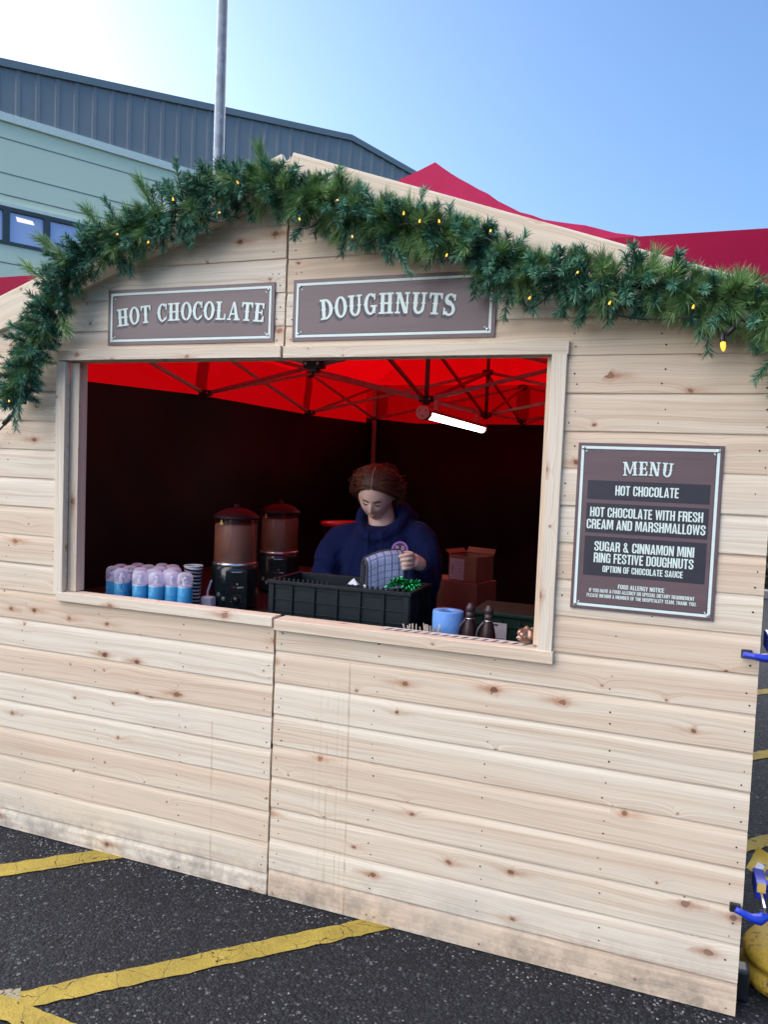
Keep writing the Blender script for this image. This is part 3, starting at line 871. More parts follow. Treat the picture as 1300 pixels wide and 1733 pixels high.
def spray(mb, base, d, length, n, nl, spread, wd, tone):
    d = d.normalized(); a = d.orthogonal().normalized(); b = d.cross(a)
    droop = Vector((0, 0, -1)) * length * rg.uniform(.0, .22)
    bend = (a * rg.uniform(-1, 1) + b * rg.uniform(-1, 1)) * length * .18
    axis = [base + d * length * t + (droop + bend) * t * t for t in (0, .25, .5, .75, 1)]
    stem.tube(axis, [.0025, .002, .0018, .0015, .001], 4, caps=False)
    for i in range(n):
        t = rg.random() ** .75
        j = min(3, int(t * 4)); p = axis[j].lerp(axis[j + 1], t * 4 - j)
        dd = (axis[j + 1] - axis[j]).normalized()
        ph = rg.uniform(0, 2 * pi)
        rad = a * cos(ph) + b * sin(ph)
        sp = spread * rg.uniform(.7, 1.2) * (1 - .35 * t)
        nd = (dd * cos(sp) + rad * sin(sp)).normalized()
        sidev = nd.cross(Vector((rg.uniform(-1, 1), rg.uniform(-1, 1), rg.uniform(-1, 1)))).normalized() * wd / 2
        L = nl * rg.uniform(.75, 1.12)
        tip = p + nd * L + Vector((0, 0, -1)) * L * rg.uniform(0, .12)
        tn = min(1, max(0, tone + rg.uniform(-.25, .25)))
        if p.y > -.03 and tip.y > -.02: continue
        tip.y = min(tip.y, -.046) if tip.z < GP - abs(tip.x) * GS else tip.y
        mid = p + nd * L * .6
        mb.face([p - sidev, mid - sidev, tip, mid + sidev, p + sidev][:5], 0, None, tn)
nstep = len(GPATH)
acc = 0
for i in range(nstep - 1):
    a, b = GPATH[i], GPATH[i + 1]
    tg = (b - a).normalized()
    up = tg.cross(Vector((0, -1, 0))).normalized()
    if up.z < 0: up = -up
    acc += (b - a).length / .0046
    while acc > 0:
        acc -= 1
        base = a.lerp(b, rg.random())
        ph = rg.uniform(-2.1, 2.1)          # 0 = towards the viewer
        d = Vector((0, -1, 0)) * max(.1, cos(ph)) * .75 + up * sin(ph) * .9 + tg * rg.uniform(-.55, .55)
        end = min(i, nstep - 1 - i) / nstep
        ls = .78 if i < 40 else .92 if i < 110 else .84
        cl = noise.noise(Vector((i * .16, 3.3, 0))); ls *= 1 + .42 * noise.noise(Vector((i * .21, 8.1, ph * .4)))
        if rg.random() < .58 + .75 * cl:
            spray(short, base, d, rg.uniform(.085, .135) * ls, 150, .030, radians(70), .0023, rg.uniform(.1, .9))
        else:
            if rg.random() < .45 : d += up * .6
            spray(long_, base, d, rg.uniform(.04, .10) * ls, 190, .064 * ls, radians(48), .0012, rg.uniform(.1, .95))
# a few branches that stand clear of the mass
for (x, z, dx, dz, kind) in ((-.375, 2.54, -.12, .75, 0), (-.62, 2.42, -.35, .7, 0), (-.72, 2.42, -.3, .8, 1), (-.50, 2.50, -.25, .8, 1), (-.99, 2.27, -.7, .5, 1), (-.90, 2.36, -.8, .5, 1), (-.04, 2.56, -.1, .9, 1), (-.92, 2.15, .55, -.6, 1), (.42, 2.36, .35, -.6, 0), (-1.15, 1.86, .1, -1, 0), (-1.10, 1.90, .1, -.9, 0), (-1.2, 1.98, -.9, .2, 1)):
    spray(short if kind == 0 else long_, Vector((x, -.11, z)), Vector((dx, -.22, dz)), .14 if kind == 0 else .11, 150 if kind == 0 else 220, .028 if kind == 0 else .065, radians(56 if kind == 0 else 38), .0026 if kind == 0 else .0013, .6)
stem.build("stem", STEM, garland)
short.build("short_needles", ND, garland)
long_.build("long_needles", NL, garland)

# ------------------------------------------------------------------ fairy lights in the garland
lights = empty("fairy_lights", (0, 0, 0), "string of warm fairy lights on black cable woven through the garland", "fairy lights")
CABLE = plain("black_cable", (.012, .012, .012), .5)
bulbs = [(-.102, -.18, 2.536), (-.177, -.18, 2.443), (-.363, -.18, 2.501), (-.6, -.18, 2.399), (-.466, -.18, 2.361), (.138, -.19, 2.394), (.265, -.18, 2.449), (.323, -.18, 2.329), (.492, -.18, 2.388), (.545, -.18, 2.36), (.61, -.18, 2.355), (.638, -.19, 2.249), (.772, -.19, 2.313), (1.031, -.19, 2.179), (.895, -.18, 2.113), (1.124, -.18, 2.09), (1.347, -.18, 2.071), (1.43, -.15, 1.985), (-1.13, -.15, 1.80)]
GLOW = emis("fairy_light_glow", (1.0, .40, .03), .85)
m = MB(); m.lathe([(.0042, 0), (.0058, .004), (.0056, .012), (.0030, .021), (0, .024)], seg=10)
b0 = m.build("bulb", GLOW, lights, loc=bulbs[0])
m = MB(); m.lathe([(.0035, -.022), (.006, -.020), (.006, .001), (.0045, .003)], seg=10)
h0 = m.build("bulb_holder", CABLE, lights, loc=bulbs[0])
for i, p in enumerate(bulbs):
    if i == 0: ob, oh = b0, h0
    else:
        ob = b0.copy(); COL.objects.link(ob); oh = h0.copy(); COL.objects.link(oh)
    e = (rg.uniform(-.7, .7), rg.uniform(-.6, .6), 0) if i != 17 else (radians(160), 0, radians(20))
    sc_ = .5 if i != 17 else 1.25
    for q in (ob, oh): q.location = p; q.rotation_euler = e; q.scale = (sc_,) * 3
order = sorted(bulbs, key=lambda p: p[0])
m = MB()
pts = []
for a, b in zip(order, order[1:]):
    mid = (Vector(a) + Vector(b)) / 2 + Vector((0, .05, rg.uniform(-.03, .03)))
    pts += [Vector(a) + Vector((0, .012, -.015)), mid]
    if a[0] < -1.1: pts[-1:] = [Vector((-1.10, -.10, 2.05)), Vector((-.98, -.10, 2.2)), Vector((-.80, -.10, 2.36))]
pts.append(Vector(order[-1]) + Vector((0, .0, .022)))
m.tube(catmull([q + Vector((0, .022, 0)) for q in pts], 5), .0022, 6)
m.tube(catmull([(1.441, -.15, 2.008), (1.462, -.145, 2.03), (1.478, -.14, 2.046), (1.50, -.14, 2.025), (1.53, -.12, 2.0)], 6), .0042, 6)
m.tube([(1.438, -.15, 2.003), (1.462, -.145, 2.03)], .0075, 8)
m.tube(catmull([(-1.135, -.15, 1.80), (-1.17, -.10, 1.795), (-1.20, -.06, 1.77), (-1.235, -.05, 1.74), (-1.33, -.045, 1.66), (-1.45, -.04, 1.56), (-1.56, -.02, 1.2)], 8), .004, 6)
m.tube([(-1.222, -.052, 1.752), (-1.262, -.05, 1.72)], .010, 8)
m.build("cable", CABLE, lights)

# ------------------------------------------------------------------ red pop-up gazebo behind the front
gaz = empty("gazebo", (0, 2.45, 0), "red pop up gazebo with metal scissor frame sheltering the stall behind the wooden front", "gazebo")
GO = Vector((0, 2.45, 0))
def gb(m, name, mat, **k):
    m.v = [tuple(Vector(p) - GO) for p in m.v]
    return m.build(name, mat, gaz, **k)
def tilt(y): return .06 * max(0, (y - 3.2) / 1.5)
def roof_s(x, y):
    fx = (1.5 - abs(x)) / 1.5
    fy = (y - .2) / 1.5 if y < 1.7 else ((4.7 - y) / 1.5 if y > 3.2 else 1)
    return max(0, min(fx, fy, 1))
def canopy_pt(u, v):
    x, y = -1.5 + 3 * u, .2 + 4.5 * v
    s = roof_s(x, y)
    x *= 1.6 / 1.5; y = .13 + (y - .2) * 4.64 / 4.5
    z = 2.368 + .932 * s ** 1.56 + tilt(y)
    wr = (noise.noise(Vector((x * 2.3, y * 2.3, 1))) * .026 + noise.noise(Vector((x * 7, y * 7, 4))) * .010 + noise.noise(Vector((x * 15, y * 4, 8))) * .005) * min(1, s * (1 - s) * 5)
    return (x, y, z + wr)
m = MB()
for j in range(72):
    for i in range(48):
        q = [canopy_pt((i + a) / 48, (j + b) / 72) for a, b in ((0, 0), (1, 0), (1, 1), (0, 1))]
        tri = ((0, 1, 2), (0, 2, 3)) if (i < 24) == (j < 36) else ((0, 1, 3), (1, 2, 3))
        for t in tri: m.face([q[k] for k in t])
gb(m, "canopy", RED)
m = MB()
def valance(p0, p1, n, VZ=.40):
    p0, p1 = Vector(p0), Vector(p1)
    nrm = Vector((p1.y - p0.y, p0.x - p1.x, 0)).normalized()
    def fn(u, v):
        q = p0.lerp(p1, u)
        o = (.006 + noise.noise(Vector((u * 9, p0.x, p0.y))) * .014) * v * min(1, u * 10, (1 - u) * 10)
        return (q.x + nrm.x * o, q.y + nrm.y * o, 2.368 + tilt(q.y) - v * VZ)
    m.sheet(fn, n, 4)
valance((-1.6, .13, 0), (1.6, .13, 0), 30, .325); valance((1.6, .13, 0), (1.6, 4.77, 0), 40); valance((1.6, 4.77, 0), (-1.6, 4.77, 0), 30); valance((-1.6, 4.77, 0), (-1.6, .13, 0), 40)
gb(m, "valance", RED)
# doubled fabric strips hanging at the frame nodes
for (x, y, along) in ((-1.485, 1.7, 'y'), (-1.485, 3.2, 'y'), (-1.40, 4.68, 'x'), (0.0, 4.68, 'x'), (1.485, 1.7, 'y'), (1.485, 3.2, 'y')):
    m = MB()
    hw = .062
    f = (lambda u, v: (x + .01 * sin(v * 5), y + (u - .5) * 2 * hw, 2.36 + tilt(y) - v * .31)) if along == 'y' else (lambda u, v: (x + (u - .5) * 2 * hw, y + .01 * sin(v * 5), 2.36 + tilt(y) - v * .31))
    m.sheet(f, 3, 6); gb(m, "fabric_strap", RED)
XN, YN = (-1.46, 0, 1.46), (.24, 1.7, 3.2, 4.66)
def nlow(x, y): return Vector((x, y, (1.992 if y < .5 and x == 0 else 2.0 if (x == 0 and y == 1.7) else 2.03) + tilt(y)))
def nup(x, y): return Vector((x, y, 2.345 + tilt(y)))
def bar(a, b, wd=.022, ht=.013):
    m = MB(); d = b - a; L = d.length
    R = d.to_track_quat('X', 'Z').to_matrix()
    m.box((a + b) / 2, (L, ht, wd), M=R)
    gb(m, "truss_bar", ALU, bevel=.002)
edges = []
for y in YN:
    for xa, xb in zip(XN, XN[1:]): edges.append(((xa, y), (xb, y), Vector((0, .013, 0))))
for x in XN:
    for ya, yb in zip(YN, YN[1:]): edges.append(((x, ya), (x, yb), Vector((.013, 0, 0))))
for a, b, off in edges:
    bar(nlow(*a) + off, nup(*b) + off); bar(nup(*a) - off, nlow(*b) - off)
for x in XN:
    for y in YN:
        for f in (nlow, nup):
            p = f(x, y)
            m = MB(); m.box(p, (.075 if x == 0 or y in (1.7, 3.2) else .06, .05, .034)); m.box(p + Vector((0, 0, -.022)), (.035, .035, .02))
            for sx in (-.026, .026): m.lathe([(.006, 0), (.006, .004), (0, .005)], p + Vector((sx, -.025, 0)), 8, 1, M=Matrix.Rotation(radians(90), 3, 'X'))
            gb(m, "bracket", [BLKP, SCREW], bevel=.004)
for y in (1.7, 3.2):
    m = MB(); p = nlow(0, y)
    m.tube([p, Vector((0, y, 3.27))], .013, 10)
    gb(m, "king_post", ALU)
for x in (-1.46, 1.46):
    for y in (.24, 4.66):
        m = MB(); m.box((x, y, 1.18 + tilt(y) / 2), (.038, .038, 2.36 + tilt(y))); m.box((x, y, .006), (.12, .12, .012)); gb(m, "leg", ALU, bevel=.003)
# black curtains hung inside the gazebo
def curtain(name, label, p0, p1, ztop, sd, n=90):
    p0, p1 = Vector(p0), Vector(p1); d = (p1 - p0).normalized(); nrm = Vector((-d.y, d.x, 0))
    m = MB()
    def fn(u, v):
        q = p0.lerp(p1, u)
        zt = ztop(u)
        h = 1 - v
        wv = noise.noise(Vector((u * 5 + sd, h * 1.2, 0))) * .085 + noise.noise(Vector((u * 14 + h * 3, h * 5, sd))) * .016
        swag = sin(pi * u) * .03 * sin(v * 9 + u * 4)
        o = (wv + swag) * min(1, v * 4 + .12) * min(1, u * 14, (1 - u) * 14)
        return (q.x + nrm.x * o, q.y + nrm.y * o, .02 + (zt - .02) * h)
    m.sheet(fn, n, 40)
    mid = (p0 + p1) / 2
    m.v = [tuple(Vector(p) - mid) for p in m.v]
    tag(m.build(name, BLACKF, loc=mid), label, "curtain")
curtain("black_curtain", "black fabric side curtain hung along the gazebo frame behind the foam bottles", (-1.515, .16, 0), (-1.515, 4.80, 0), lambda u: 1.965 + .055 * min(1, u * 3) + .09 * max(0, u - .7), 1)
curtain("black_curtain", "black fabric back curtain hung across the rear of the gazebo behind the seller", (-1.58, 4.735, 0), (1.58, 4.735, 0), lambda u: 2.10 - .05 * min(1, u * 6) + .02 * u, 7)
curtain("black_curtain", "black fabric side curtain hung behind the menu board side of the gazebo", (1.515, 4.80, 0), (1.515, .16, 0), lambda u: 2.08 - .04 * u, 13)

# ------------------------------------------------------------------ tube light
tl = empty("tube_light", (0, 1.66, 1.925), "lit white tube light hanging from the gazebo truss above the seller", "tube light")
TLM = plain("tube_light_housing", (.62, .60, .60), .4)
m = MB(); m.box((0, .72, .012), (.062, 1.42, .022)); m.build("housing", TLM, tl, bevel=.004)
m = MB(); m.tube([(0, .05, -.012), (0, 1.42, -.012)], .0225, 14); m.build("diffuser", emis("tube_glow", (.93, 1.0, .90), 3.2), tl)
m = MB(); m.tube([(0, -.02, -.004), (0, .04, -.004)], .040, 18)
for k in range(3): m.tube([(.02 * cos(k * 2.1 + .5), -.024, -.004 + .02 * sin(k * 2.1 + .5)), (.02 * cos(k * 2.1 + .5), -.019, -.004 + .02 * sin(k * 2.1 + .5))], .004, 8, mi=1)
m.build("end_cap", [TLM, BLKP], tl, bevel=.004)
m = MB(); m.tube([(0, 1.42, -.004), (0, 1.46, -.004)], .036, 18); m.build("end_cap", TLM, tl, bevel=.004)
m = MB(); m.tube(catmull([(0, 1.46, 0), (.05, 1.5, -.005), (.15, 1.55, .0), (.30, 1.60, .05), (.5, 1.6, .12)], 5), .004, 6); m.build("cable", CABLE, tl)
for yy in (.25, 1.25):
    m = MB(); m.box((0, yy, .055), (.03, .02, .07)); m.build("hanger", TLM, tl)

# ------------------------------------------------------------------ counters inside
TZ = .93
TABLE = plain("table_cloth_black", (.012, .012, .015), .7)
def table(label, x0, x1, y0, y1, z, mat=TABLE):
    t = empty("folding_table", ((x0 + x1) / 2, (y0 + y1) / 2, 0), label, "table")
    hx, hy = (x1 - x0) / 2, (y1 - y0) / 2
    m = MB(); m.box((0, 0, z - .02), (2 * hx, 2 * hy, .04)); m.build("table_top", mat, t, bevel=.005)
    for sx in (-1, 1):
        for sy in (-1, 1):
            m = MB(); m.tube([(sx * (hx - .06), sy * (hy - .05), 0), (sx * (hx - .06), sy * (hy - .05), z - .03)], .014, 8); m.build("leg", ALU, t)
table("black topped folding table just behind the hatch sill carrying the crate", -.30, .96, .105, .50, TZ)
table("black topped folding table beside the left curtain carrying the chocolate dispensers", -1.42, -.31, .105, 2.1, TZ)
table("low black topped table at the back carrying the cardboard boxes", .12, 1.4, 1.0, 1.75, .74)

# ------------------------------------------------------------------ chocolate dispensers
CHOC = plain("hot_chocolate", (.34, .13, .075), .5, var=.10, scale=12)
def clear_mat(name, col, alpha, rough=.05):
    k = NT(name)
    tr = k.n("ShaderNodeBsdfTransparent"); tr.inputs[0].default_value = (*col, 1)
    pr = k.b; pr.inputs["Base Color"].default_value = (*col, 1); pr.inputs["Roughness"].default_value = rough
    mx = k.n("ShaderNodeMixShader"); fr = k.n("ShaderNodeLayerWeight"); fr.inputs[0].default_value = .35
    k.l(k.math('ADD', k.math('MULTIPLY', fr.outputs["Facing"], .5), alpha, clamp=True), mx.inputs[0])
    k.l(tr.outputs[0], mx.inputs[1]); k.l(pr.outputs[0], mx.inputs[2]); k.l(mx.outputs[0], k.out.inputs[0])
    return k.m
def bowl_mat():
    k = NT("clear_bowl")
    tr = k.n("ShaderNodeBsdfTransparent"); tr.inputs[0].default_value = (.95, .95, .95, 1)
    gl = k.n("ShaderNodeBsdfGlossy"); gl.inputs["Roughness"].default_value = .04
    mx = k.n("ShaderNodeMixShader"); fr = k.n("ShaderNodeFresnel"); fr.inputs[0].default_value = 1.35
    k.l(k.math('MULTIPLY', fr.outputs[0], .28), mx.inputs[0])
    k.l(tr.outputs[0], mx.inputs[1]); k.l(gl.outputs[0], mx.inputs[2]); k.l(mx.outputs[0], k.out.inputs[0])
    return k.m
CLEAR = bowl_mat()
WARN = plain("warning_yellow", (.75, .50, .12), .5)
DISPB = plain("dispenser_black", (.012, .02, .02), .22, var=.2, coat=.3)
STEELR = plain("steel_ring", (.62, .62, .62), .25, .9)
PRINTW = plain("white_print", (.6, .6, .6), .5)
PRINTR = plain("dull_red_print", (.25, .05, .04), .5)
def dispenser(x, y, label, rz):
    d = empty("chocolate_dispenser", (x, y, TZ), label, "drink dispenser", "hot chocolate dispensers on the side table", rz)
    m = MB(); m.lathe([(.118, .012), (.122, .02), (.120, .19), (.112, .205), (.104, .212)], seg=48)
    m.box((0, -.085, .10), (.11, .085, .18))
    for k in range(4): m.tube([(.085 * cos(k * pi / 2 + .8), .085 * sin(k * pi / 2 + .8), 0), (.085 * cos(k * pi / 2 + .8), .085 * sin(k * pi / 2 + .8), .014)], .014, 10)
    b = m.build("base", DISPB, d, bevel=.004)
    m = MB(); m.lathe([(.113, .205), (.116, .210), (.116, .219), (.110, .224)], seg=48); m.build("base_ring", STEELR, d)
    m = MB(); m.lathe([(.105, .222), (.109, .23), (.109, .392), (.104, .398), (.0, .398)], seg=48); m.build("chocolate", CHOC, d)
    m = MB(); m.lathe([(.1165, .222), (.1165, .425), (.1135, .427), (.1135, .222)], seg=48); m.build("bowl", CLEAR, d)
    m = MB(); m.lathe([(.119, .424), (.120, .432), (.112, .440), (.085, .458), (.05, .470), (.016, .475), (.014, .488), (.010, .492), (0, .493)], seg=40); m.build("lid", plain("dispenser_lid", (.014, .005, .007), .5, spec=.25) if "dispenser_lid" not in bpy.data.materials else bpy.data.materials["dispenser_lid"], d)
    m = MB()
    a = -pi / 2 - .75
    R = Vector((cos(a), sin(a), 0)) * .1185; T_ = Vector((-sin(a), cos(a), 0))
    m.face([R + T_ * -.011 + Vector((0, 0, .400)), R + T_ * .011 + Vector((0, 0, .400)), R + Vector((0, 0, .424))])
    R2 = R * 1.004
    m.face([R2 + T_ * -.0012 + Vector((0, 0, .404)), R2 + T_ * .0012 + Vector((0, 0, .404)), R2 + T_ * .0012 + Vector((0, 0, .416)), R2 - T_ * .0012 + Vector((0, 0, .416))], 1)
    m.build("warning_sticker", [WARN, BLKP], d)
    m = MB(); m.lathe([(.019, 0), (.019, .004), (.015, .006), (.014, .016), (0, .017)], seg=24, M=Matrix.Rotation(radians(90), 3, 'X'))
    kn = m.build("knob", DISPB, d, loc=(.0, -.1285, .055))
    m = MB()
    for k in range(11):
        aa = radians(-40 + k * 26); q = Vector((cos(aa) * .026, -.0005, sin(aa) * .026))
        m.lathe([(.0016, 0), (0, .0005)], q, 6, M=Matrix.Rotation(radians(90), 3, 'X'))
    m.build("dial_mark", PRINTW, kn)
    m = MB()
    m.lathe([(.0048, 0), (0, .0006)], (.004, -.1282, .128), 12, M=Matrix.Rotation(radians(90), 3, 'X'))
    for k in range(6): m.box((.006 + k * .0052, -.1282, .1135), (.0036, .0008, .0055))
    for k in range(4): m.box((-.022 + k * .0052, -.1282, .1145), (.0036, .0008, .005), 1)
    m.build("badge", [PRINTW, PRINTR], d)
    m = MB(); m.box((0, -.135, .185), (.055, .012, .006)); m.build("spout_trim", STEELR, d, bevel=.002)
    m = MB()
    for (a, z, c) in ((-2.35, .075, 0), (-2.1, .058, 0)):
        q = Vector((cos(a) * .122, sin(a) * .122, z))
        m.lathe([(.011, 0), (.011, .004), (0, .006)], q, 14, M=Matrix.Rotation(a + pi / 2, 3, 'Z') @ Matrix.Rotation(radians(90), 3, 'X'))
    d.scale = (.88, .88, .975)
    m.build("switch", plain("switch_grey", (.22, .25, .22), .4) if "switch_grey" not in bpy.data.materials else bpy.data.materials["switch_grey"], d)
    return d
dispenser(-.545, .60, "nearer black hot chocolate dispenser full of brown chocolate beside the foam bottles", .62)
dispenser(-.605, 1.14, "farther black hot chocolate dispenser full of brown chocolate nearest the seller", .45)
pot = empty("cooking_pot", (-.42, 1.66, TZ), "black pot with its rim coloured like red canopy light partly hidden behind the seller", "pot")
m = MB(); m.lathe([(.15, 0), (.16, .02), (.16, .325), (.155, .33), (.150, .325), (.150, .05), (0, .04)], seg=36); m.build("pot_body", BLKP, pot)
m = MB(); m.lathe([(.158, .325), (.172, .328), (.175, .338), (.168, .346), (.150, .340), (.150, .33)], seg=36); m.build("rim", plain("pot_canopy_red", (.55, .02, .02), .35), pot)  # red canopy light on the rim put into its colour

# ------------------------------------------------------------------ foam bottles, cups
BLUE = plain("bottle_blue", (.045, .32, .60), .35, var=.08, coat=.3)
BLUEL = plain("bottle_label_blue", (.10, .38, .66), .4, var=.15)
CAPM = clear_mat("clear_lilac_cap", (.93, .91, 1.0), .22, .10)
WHITEP = plain("white_plastic", (.72, .74, .80), .4, var=.03)
def bottle(x, y, label):
    b = empty("foam_bottle", (x, y, TZ), label, "bottle", "blue foam bottles on the side table")
    m = MB(); m.lathe([(.029, 0), (.031, .004), (.031, .142), (.029, .148), (.022, .150)], seg=24); m.build("body", BLUE, b)
    m = MB()
    for (z0, z1, a0, a1) in ((.108, .122, -2.2, -1.0), (.082, .100, -2.3, -1.3), (.05, .062, -2.0, -1.1)):
        m.sheet(lambda u, v: (.0314 * cos(a0 + (a1 - a0) * u), .0314 * sin(a0 + (a1 - a0) * u), z0 + (z1 - z0) * v), 8, 1)
    m.build("label", BLUEL, b)
    m = MB(); m.lathe([(.0305, .138), (.0305, .150), (.024, .152), (.012, .155), (.011, .168), (.008, .172), (.007, .186), (0, .187)], seg=20); m.box((0, -.008, .176), (.010, .022, .009)); m.build("nozzle", WHITEP, b)
    m = MB(); m.lathe([(.0322, .148), (.0322, .180), (.030, .193), (.024, .201), (.014, .205), (0, .206)], seg=24); m.build("cap", CAPM, b)
    return b
front = [(-.905, .205), (-.838, .175), (-.735, .165), (-.664, .178), (-.612, .215), (-.555, .225)]
flab = ["blue foam bottle at the curtain end of the front row", "second blue foam bottle from the curtain in the front row", "blue foam bottle in front of the dark torn wrapping edge",
        "blue foam bottle fourth from the curtain end of the front row", "blue foam bottle second from the striped cups in the front row", "blue foam bottle standing right in front of the striped paper cups"]
bt = bottle(*front[0], flab[0]); bt.rotation_euler = (0, 0, rg.uniform(-.6, .6))
for p, l in zip(front[1:], flab[1:]): copy_tree(bt, (p[0], p[1], TZ), rg.uniform(-.7, .7), l)
for (x, y) in ((-.925, .275), (-.862, .262), (-.79, .235), (-.722, .240), (-.662, .27), (-.89, .345), (-.82, .33), (-.752, .318), (-.688, .335), (-.80, .40), (-.74, .395)):
    copy_tree(bt, (x, y, TZ), rg.uniform(-.7, .7), "blue foam bottle with clear cap packed behind the front row")
m = MB(); m.tube(catmull([(-.815, .150, 1.098), (-.800, .142, 1.085), (-.812, .14, 1.06), (-.785, .138, 1.035)], 5), .0016, 5)
m.tube(catmull([(-.86, .21, 1.118), (-.83, .18, 1.112), (-.80, .18, 1.118), (-.77, .2, 1.114)], 5), .0016, 5)
wrap = m
wrap.v = [(a + .8, b - .15, c - 1.03) for a, b, c in wrap.v]
tag(wrap.build("torn_wrapping", BLKP, loc=(-.8, .15, 1.03)), "thin dark torn edge of wrapping lying across the foam bottles", "wrapping")
cups = empty("paper_cup_stack", (-.655, .43, TZ), "stack of black and white striped paper cups with a white rim behind the bottles", "paper cups")
def cup_mat():
    k = NT("cup_stripes")
    o = k.n("ShaderNodeSeparateXYZ"); k.l(k.obj(), o.inputs[0])
    z = k.math('FRACT', k.math('MULTIPLY', k.math('ADD', o.outputs[2], k.math('MULTIPLY', o.outputs[0], .12)), 62))
    k.l(k.mix(k.math('LESS_THAN', z, .42), (.012, .012, .014), (.55, .55, .58)), k.b.inputs["Base Color"])
    k.b.inputs["Roughness"].default_value = .5
    return k.m
CUPM = cup_mat()
m = MB(); m.lathe([(.030, 0), (.0345, .098), (.0345, .100), (.0352, .1), (.0365, .135), (.0365, .137), (.0372, .137), (.0385, .170), (.0385, .172), (.0393, .172), (.0415, .203), (.040, .203), (.031, .12), (0, .12)], seg=32); m.build("cups", CUPM, cups)
m = MB()
m.tube([(.0412 * cos(a), .0412 * sin(a), .203) for a in [2 * pi * k / 32 for k in range(33)]], .0026, 6); m.build("rim", WHITEP, cups)
scoop = empty("milk_jug", (-.60, .47, TZ), "small clear plastic scoop lying beside the striped paper cups", "scoop")
m = MB(); m.box((0, 0, .045), (.075, .06, .075)); m.build("bowl", clear_mat("frosted_plastic", (.9, .88, .95), .6, .3), scoop, bevel=.012)
m = MB(); m.tube(catmull([(.0, .0, .07), (-.02, .02, .10), (-.012, .03, .14), (.0, .03, .17)], 5), [.006] * 15 + [.004], 8, flat=.5); m.build("handle", WHITEP, scoop)
scoop.name = "plastic_scoop"; scoop.scale = (.75, .75, .8)

# ------------------------------------------------------------------ crate on the counter
def open_crate(name, label, loc, rz, W_, D_, H_, mat, ribs, lip=True):
    c = empty(name, loc, label, "crate", None, rz)
    t = .006
    m = MB()
    m.box((0, 0, .004), (W_, D_, .008))
    for (cx_, cy_, dx, dy) in ((0, -D_ / 2 + t / 2, W_, t), (0, D_ / 2 - t / 2, W_, t), (-W_ / 2 + t / 2, 0, t, D_ - 2 * t), (W_ / 2 - t / 2, 0, t, D_ - 2 * t)):
        m.box((cx_, cy_, H_ / 2 + .004), (dx, dy, H_ - .008))
    m.build("shell", mat, c, bevel=.0015)
    m = MB()
    for k in range(ribs + 1):
        x = -W_ / 2 + W_ * k / ribs
        for sy in (-1, 1): m.box((min(max(x, -W_ / 2 + .006), W_ / 2 - .006), sy * (D_ / 2 + .004), H_ * .5), (.007 if 0 < k < ribs else .02, .009, H_ - .03))
    for k in range(4):
        z = H_ * (.22 + .22 * k)
        for sy in (-1, 1): m.box((0, sy * (D_ / 2 + .0025), z), (W_ - .01, .005, .004))
        for sx in (-1, 1): m.box((sx * (W_ / 2 + .0025), 0, z), (.005, D_ - .01, .004))
    for sx in (-1, 1):
        for k in range(4): m.box((sx * (W_ / 2 + .004), -D_ / 2 + D_ * k / 3, H_ * .5), (.009, .007, H_ - .03))
    m.build("ribs", mat, c, bevel=.001)
    m = MB()
    for sy in (-1, 1): m.box((0, sy * (D_ / 2 + .004), H_ - .006), (W_ + .026, .018, .014))
    for sx in (-1, 1): m.box((sx * (W_ / 2 + .004), 0, H_ - .006), (.018, D_ - .010, .014))
    m.build("rim", mat, c, bevel=.002)
    if lip:
        n = int(W_ / .021)
        m = MB(); m.box((0, 0, 0), (.009, .010, .011)); lug = None
        for k in range(n):
            if k in (n // 2, n // 2 + 1, n // 2 - 1): continue
            if lug is None: lug = q = m.build("hinge_lug", mat, c, bevel=.001)
            else: q = lug.copy(); COL.objects.link(q)
            q.location = (-W_ / 2 + .02 + k * (W_ - .04) / (n - 1), -D_ / 2 - .004, H_ + .006)
    m = MB(); m.box((W_ / 2 + .009, 0, H_ * .72), (.006, .10, .03)); m.build("handle", mat, c, bevel=.002)
    m = MB(); m.box((-W_ / 2 - .009, 0, H_ * .72), (.006, .10, .03)); m.build("handle", mat, c, bevel=.002)
    return c
open_crate("plastic_crate", "black ribbed folding crate on the counter that the seller reaches into", (.147, .335, TZ), radians(.6), .572, .262, .215, CRATE_M, 6)
# green lidded crate with a label and a dark bin, right side of the counter
gcr = empty("green_crate", (.80, .62, .70), "dark green plastic crate with a pale label behind the sauce bottles", "crate")
m = MB(); m.box((0, 0, .17), (.36, .24, .34)); m.box((0, 0, .345), (.385, .265, .02)); m.build("shell", GREENBOX, gcr, bevel=.006)
m = MB()
for k in range(5): m.box((-.15 + .075 * k, -.123, .17), (.008, .008, .32))
m.box((0, -.123, .30), (.36, .007, .008)); m.build("ribs", GREENBOX, gcr, bevel=.001)
m = MB(); m.box((-.085, -.129, .275), (.070, .002, .075))
m.box((-.100, -.1305, .304), (.030, .001, .006), 1); m.box((-.080, -.1305, .246), (.050, .001, .004), 1); m.box((-.075, -.1305, .252), (.030, .001, .002), 1)
m.build("label", [plain("label_grey", (.42, .38, .42), .6), BLKP], gcr)
table("small black stand under the dark green crate", .60, .99, .505, .74, .70)
dbin = empty("dark_bin", (.98, .70, .80), "tall dark plastic bin beside the hatch post on the menu side", "bin")
m = MB()
for (a, b, c_, d_) in ((0, -.14, .30, .01), (0, .14, .30, .01), (-.15, 0, .01, .29), (.15, 0, .01, .29)): m.box((a, b, .19), (c_, d_, .38))
m.box((0, 0, .01), (.29, .27, .02)); m.build("shell", CRATE_M, dbin, bevel=.004)
m = MB()
for (a, b, c_, d_) in ((0, -.15, .34, .03), (0, .15, .34, .03), (-.16, 0, .03, .27), (.16, 0, .03, .27)): m.box((a, b, .375), (c_, d_, .03))
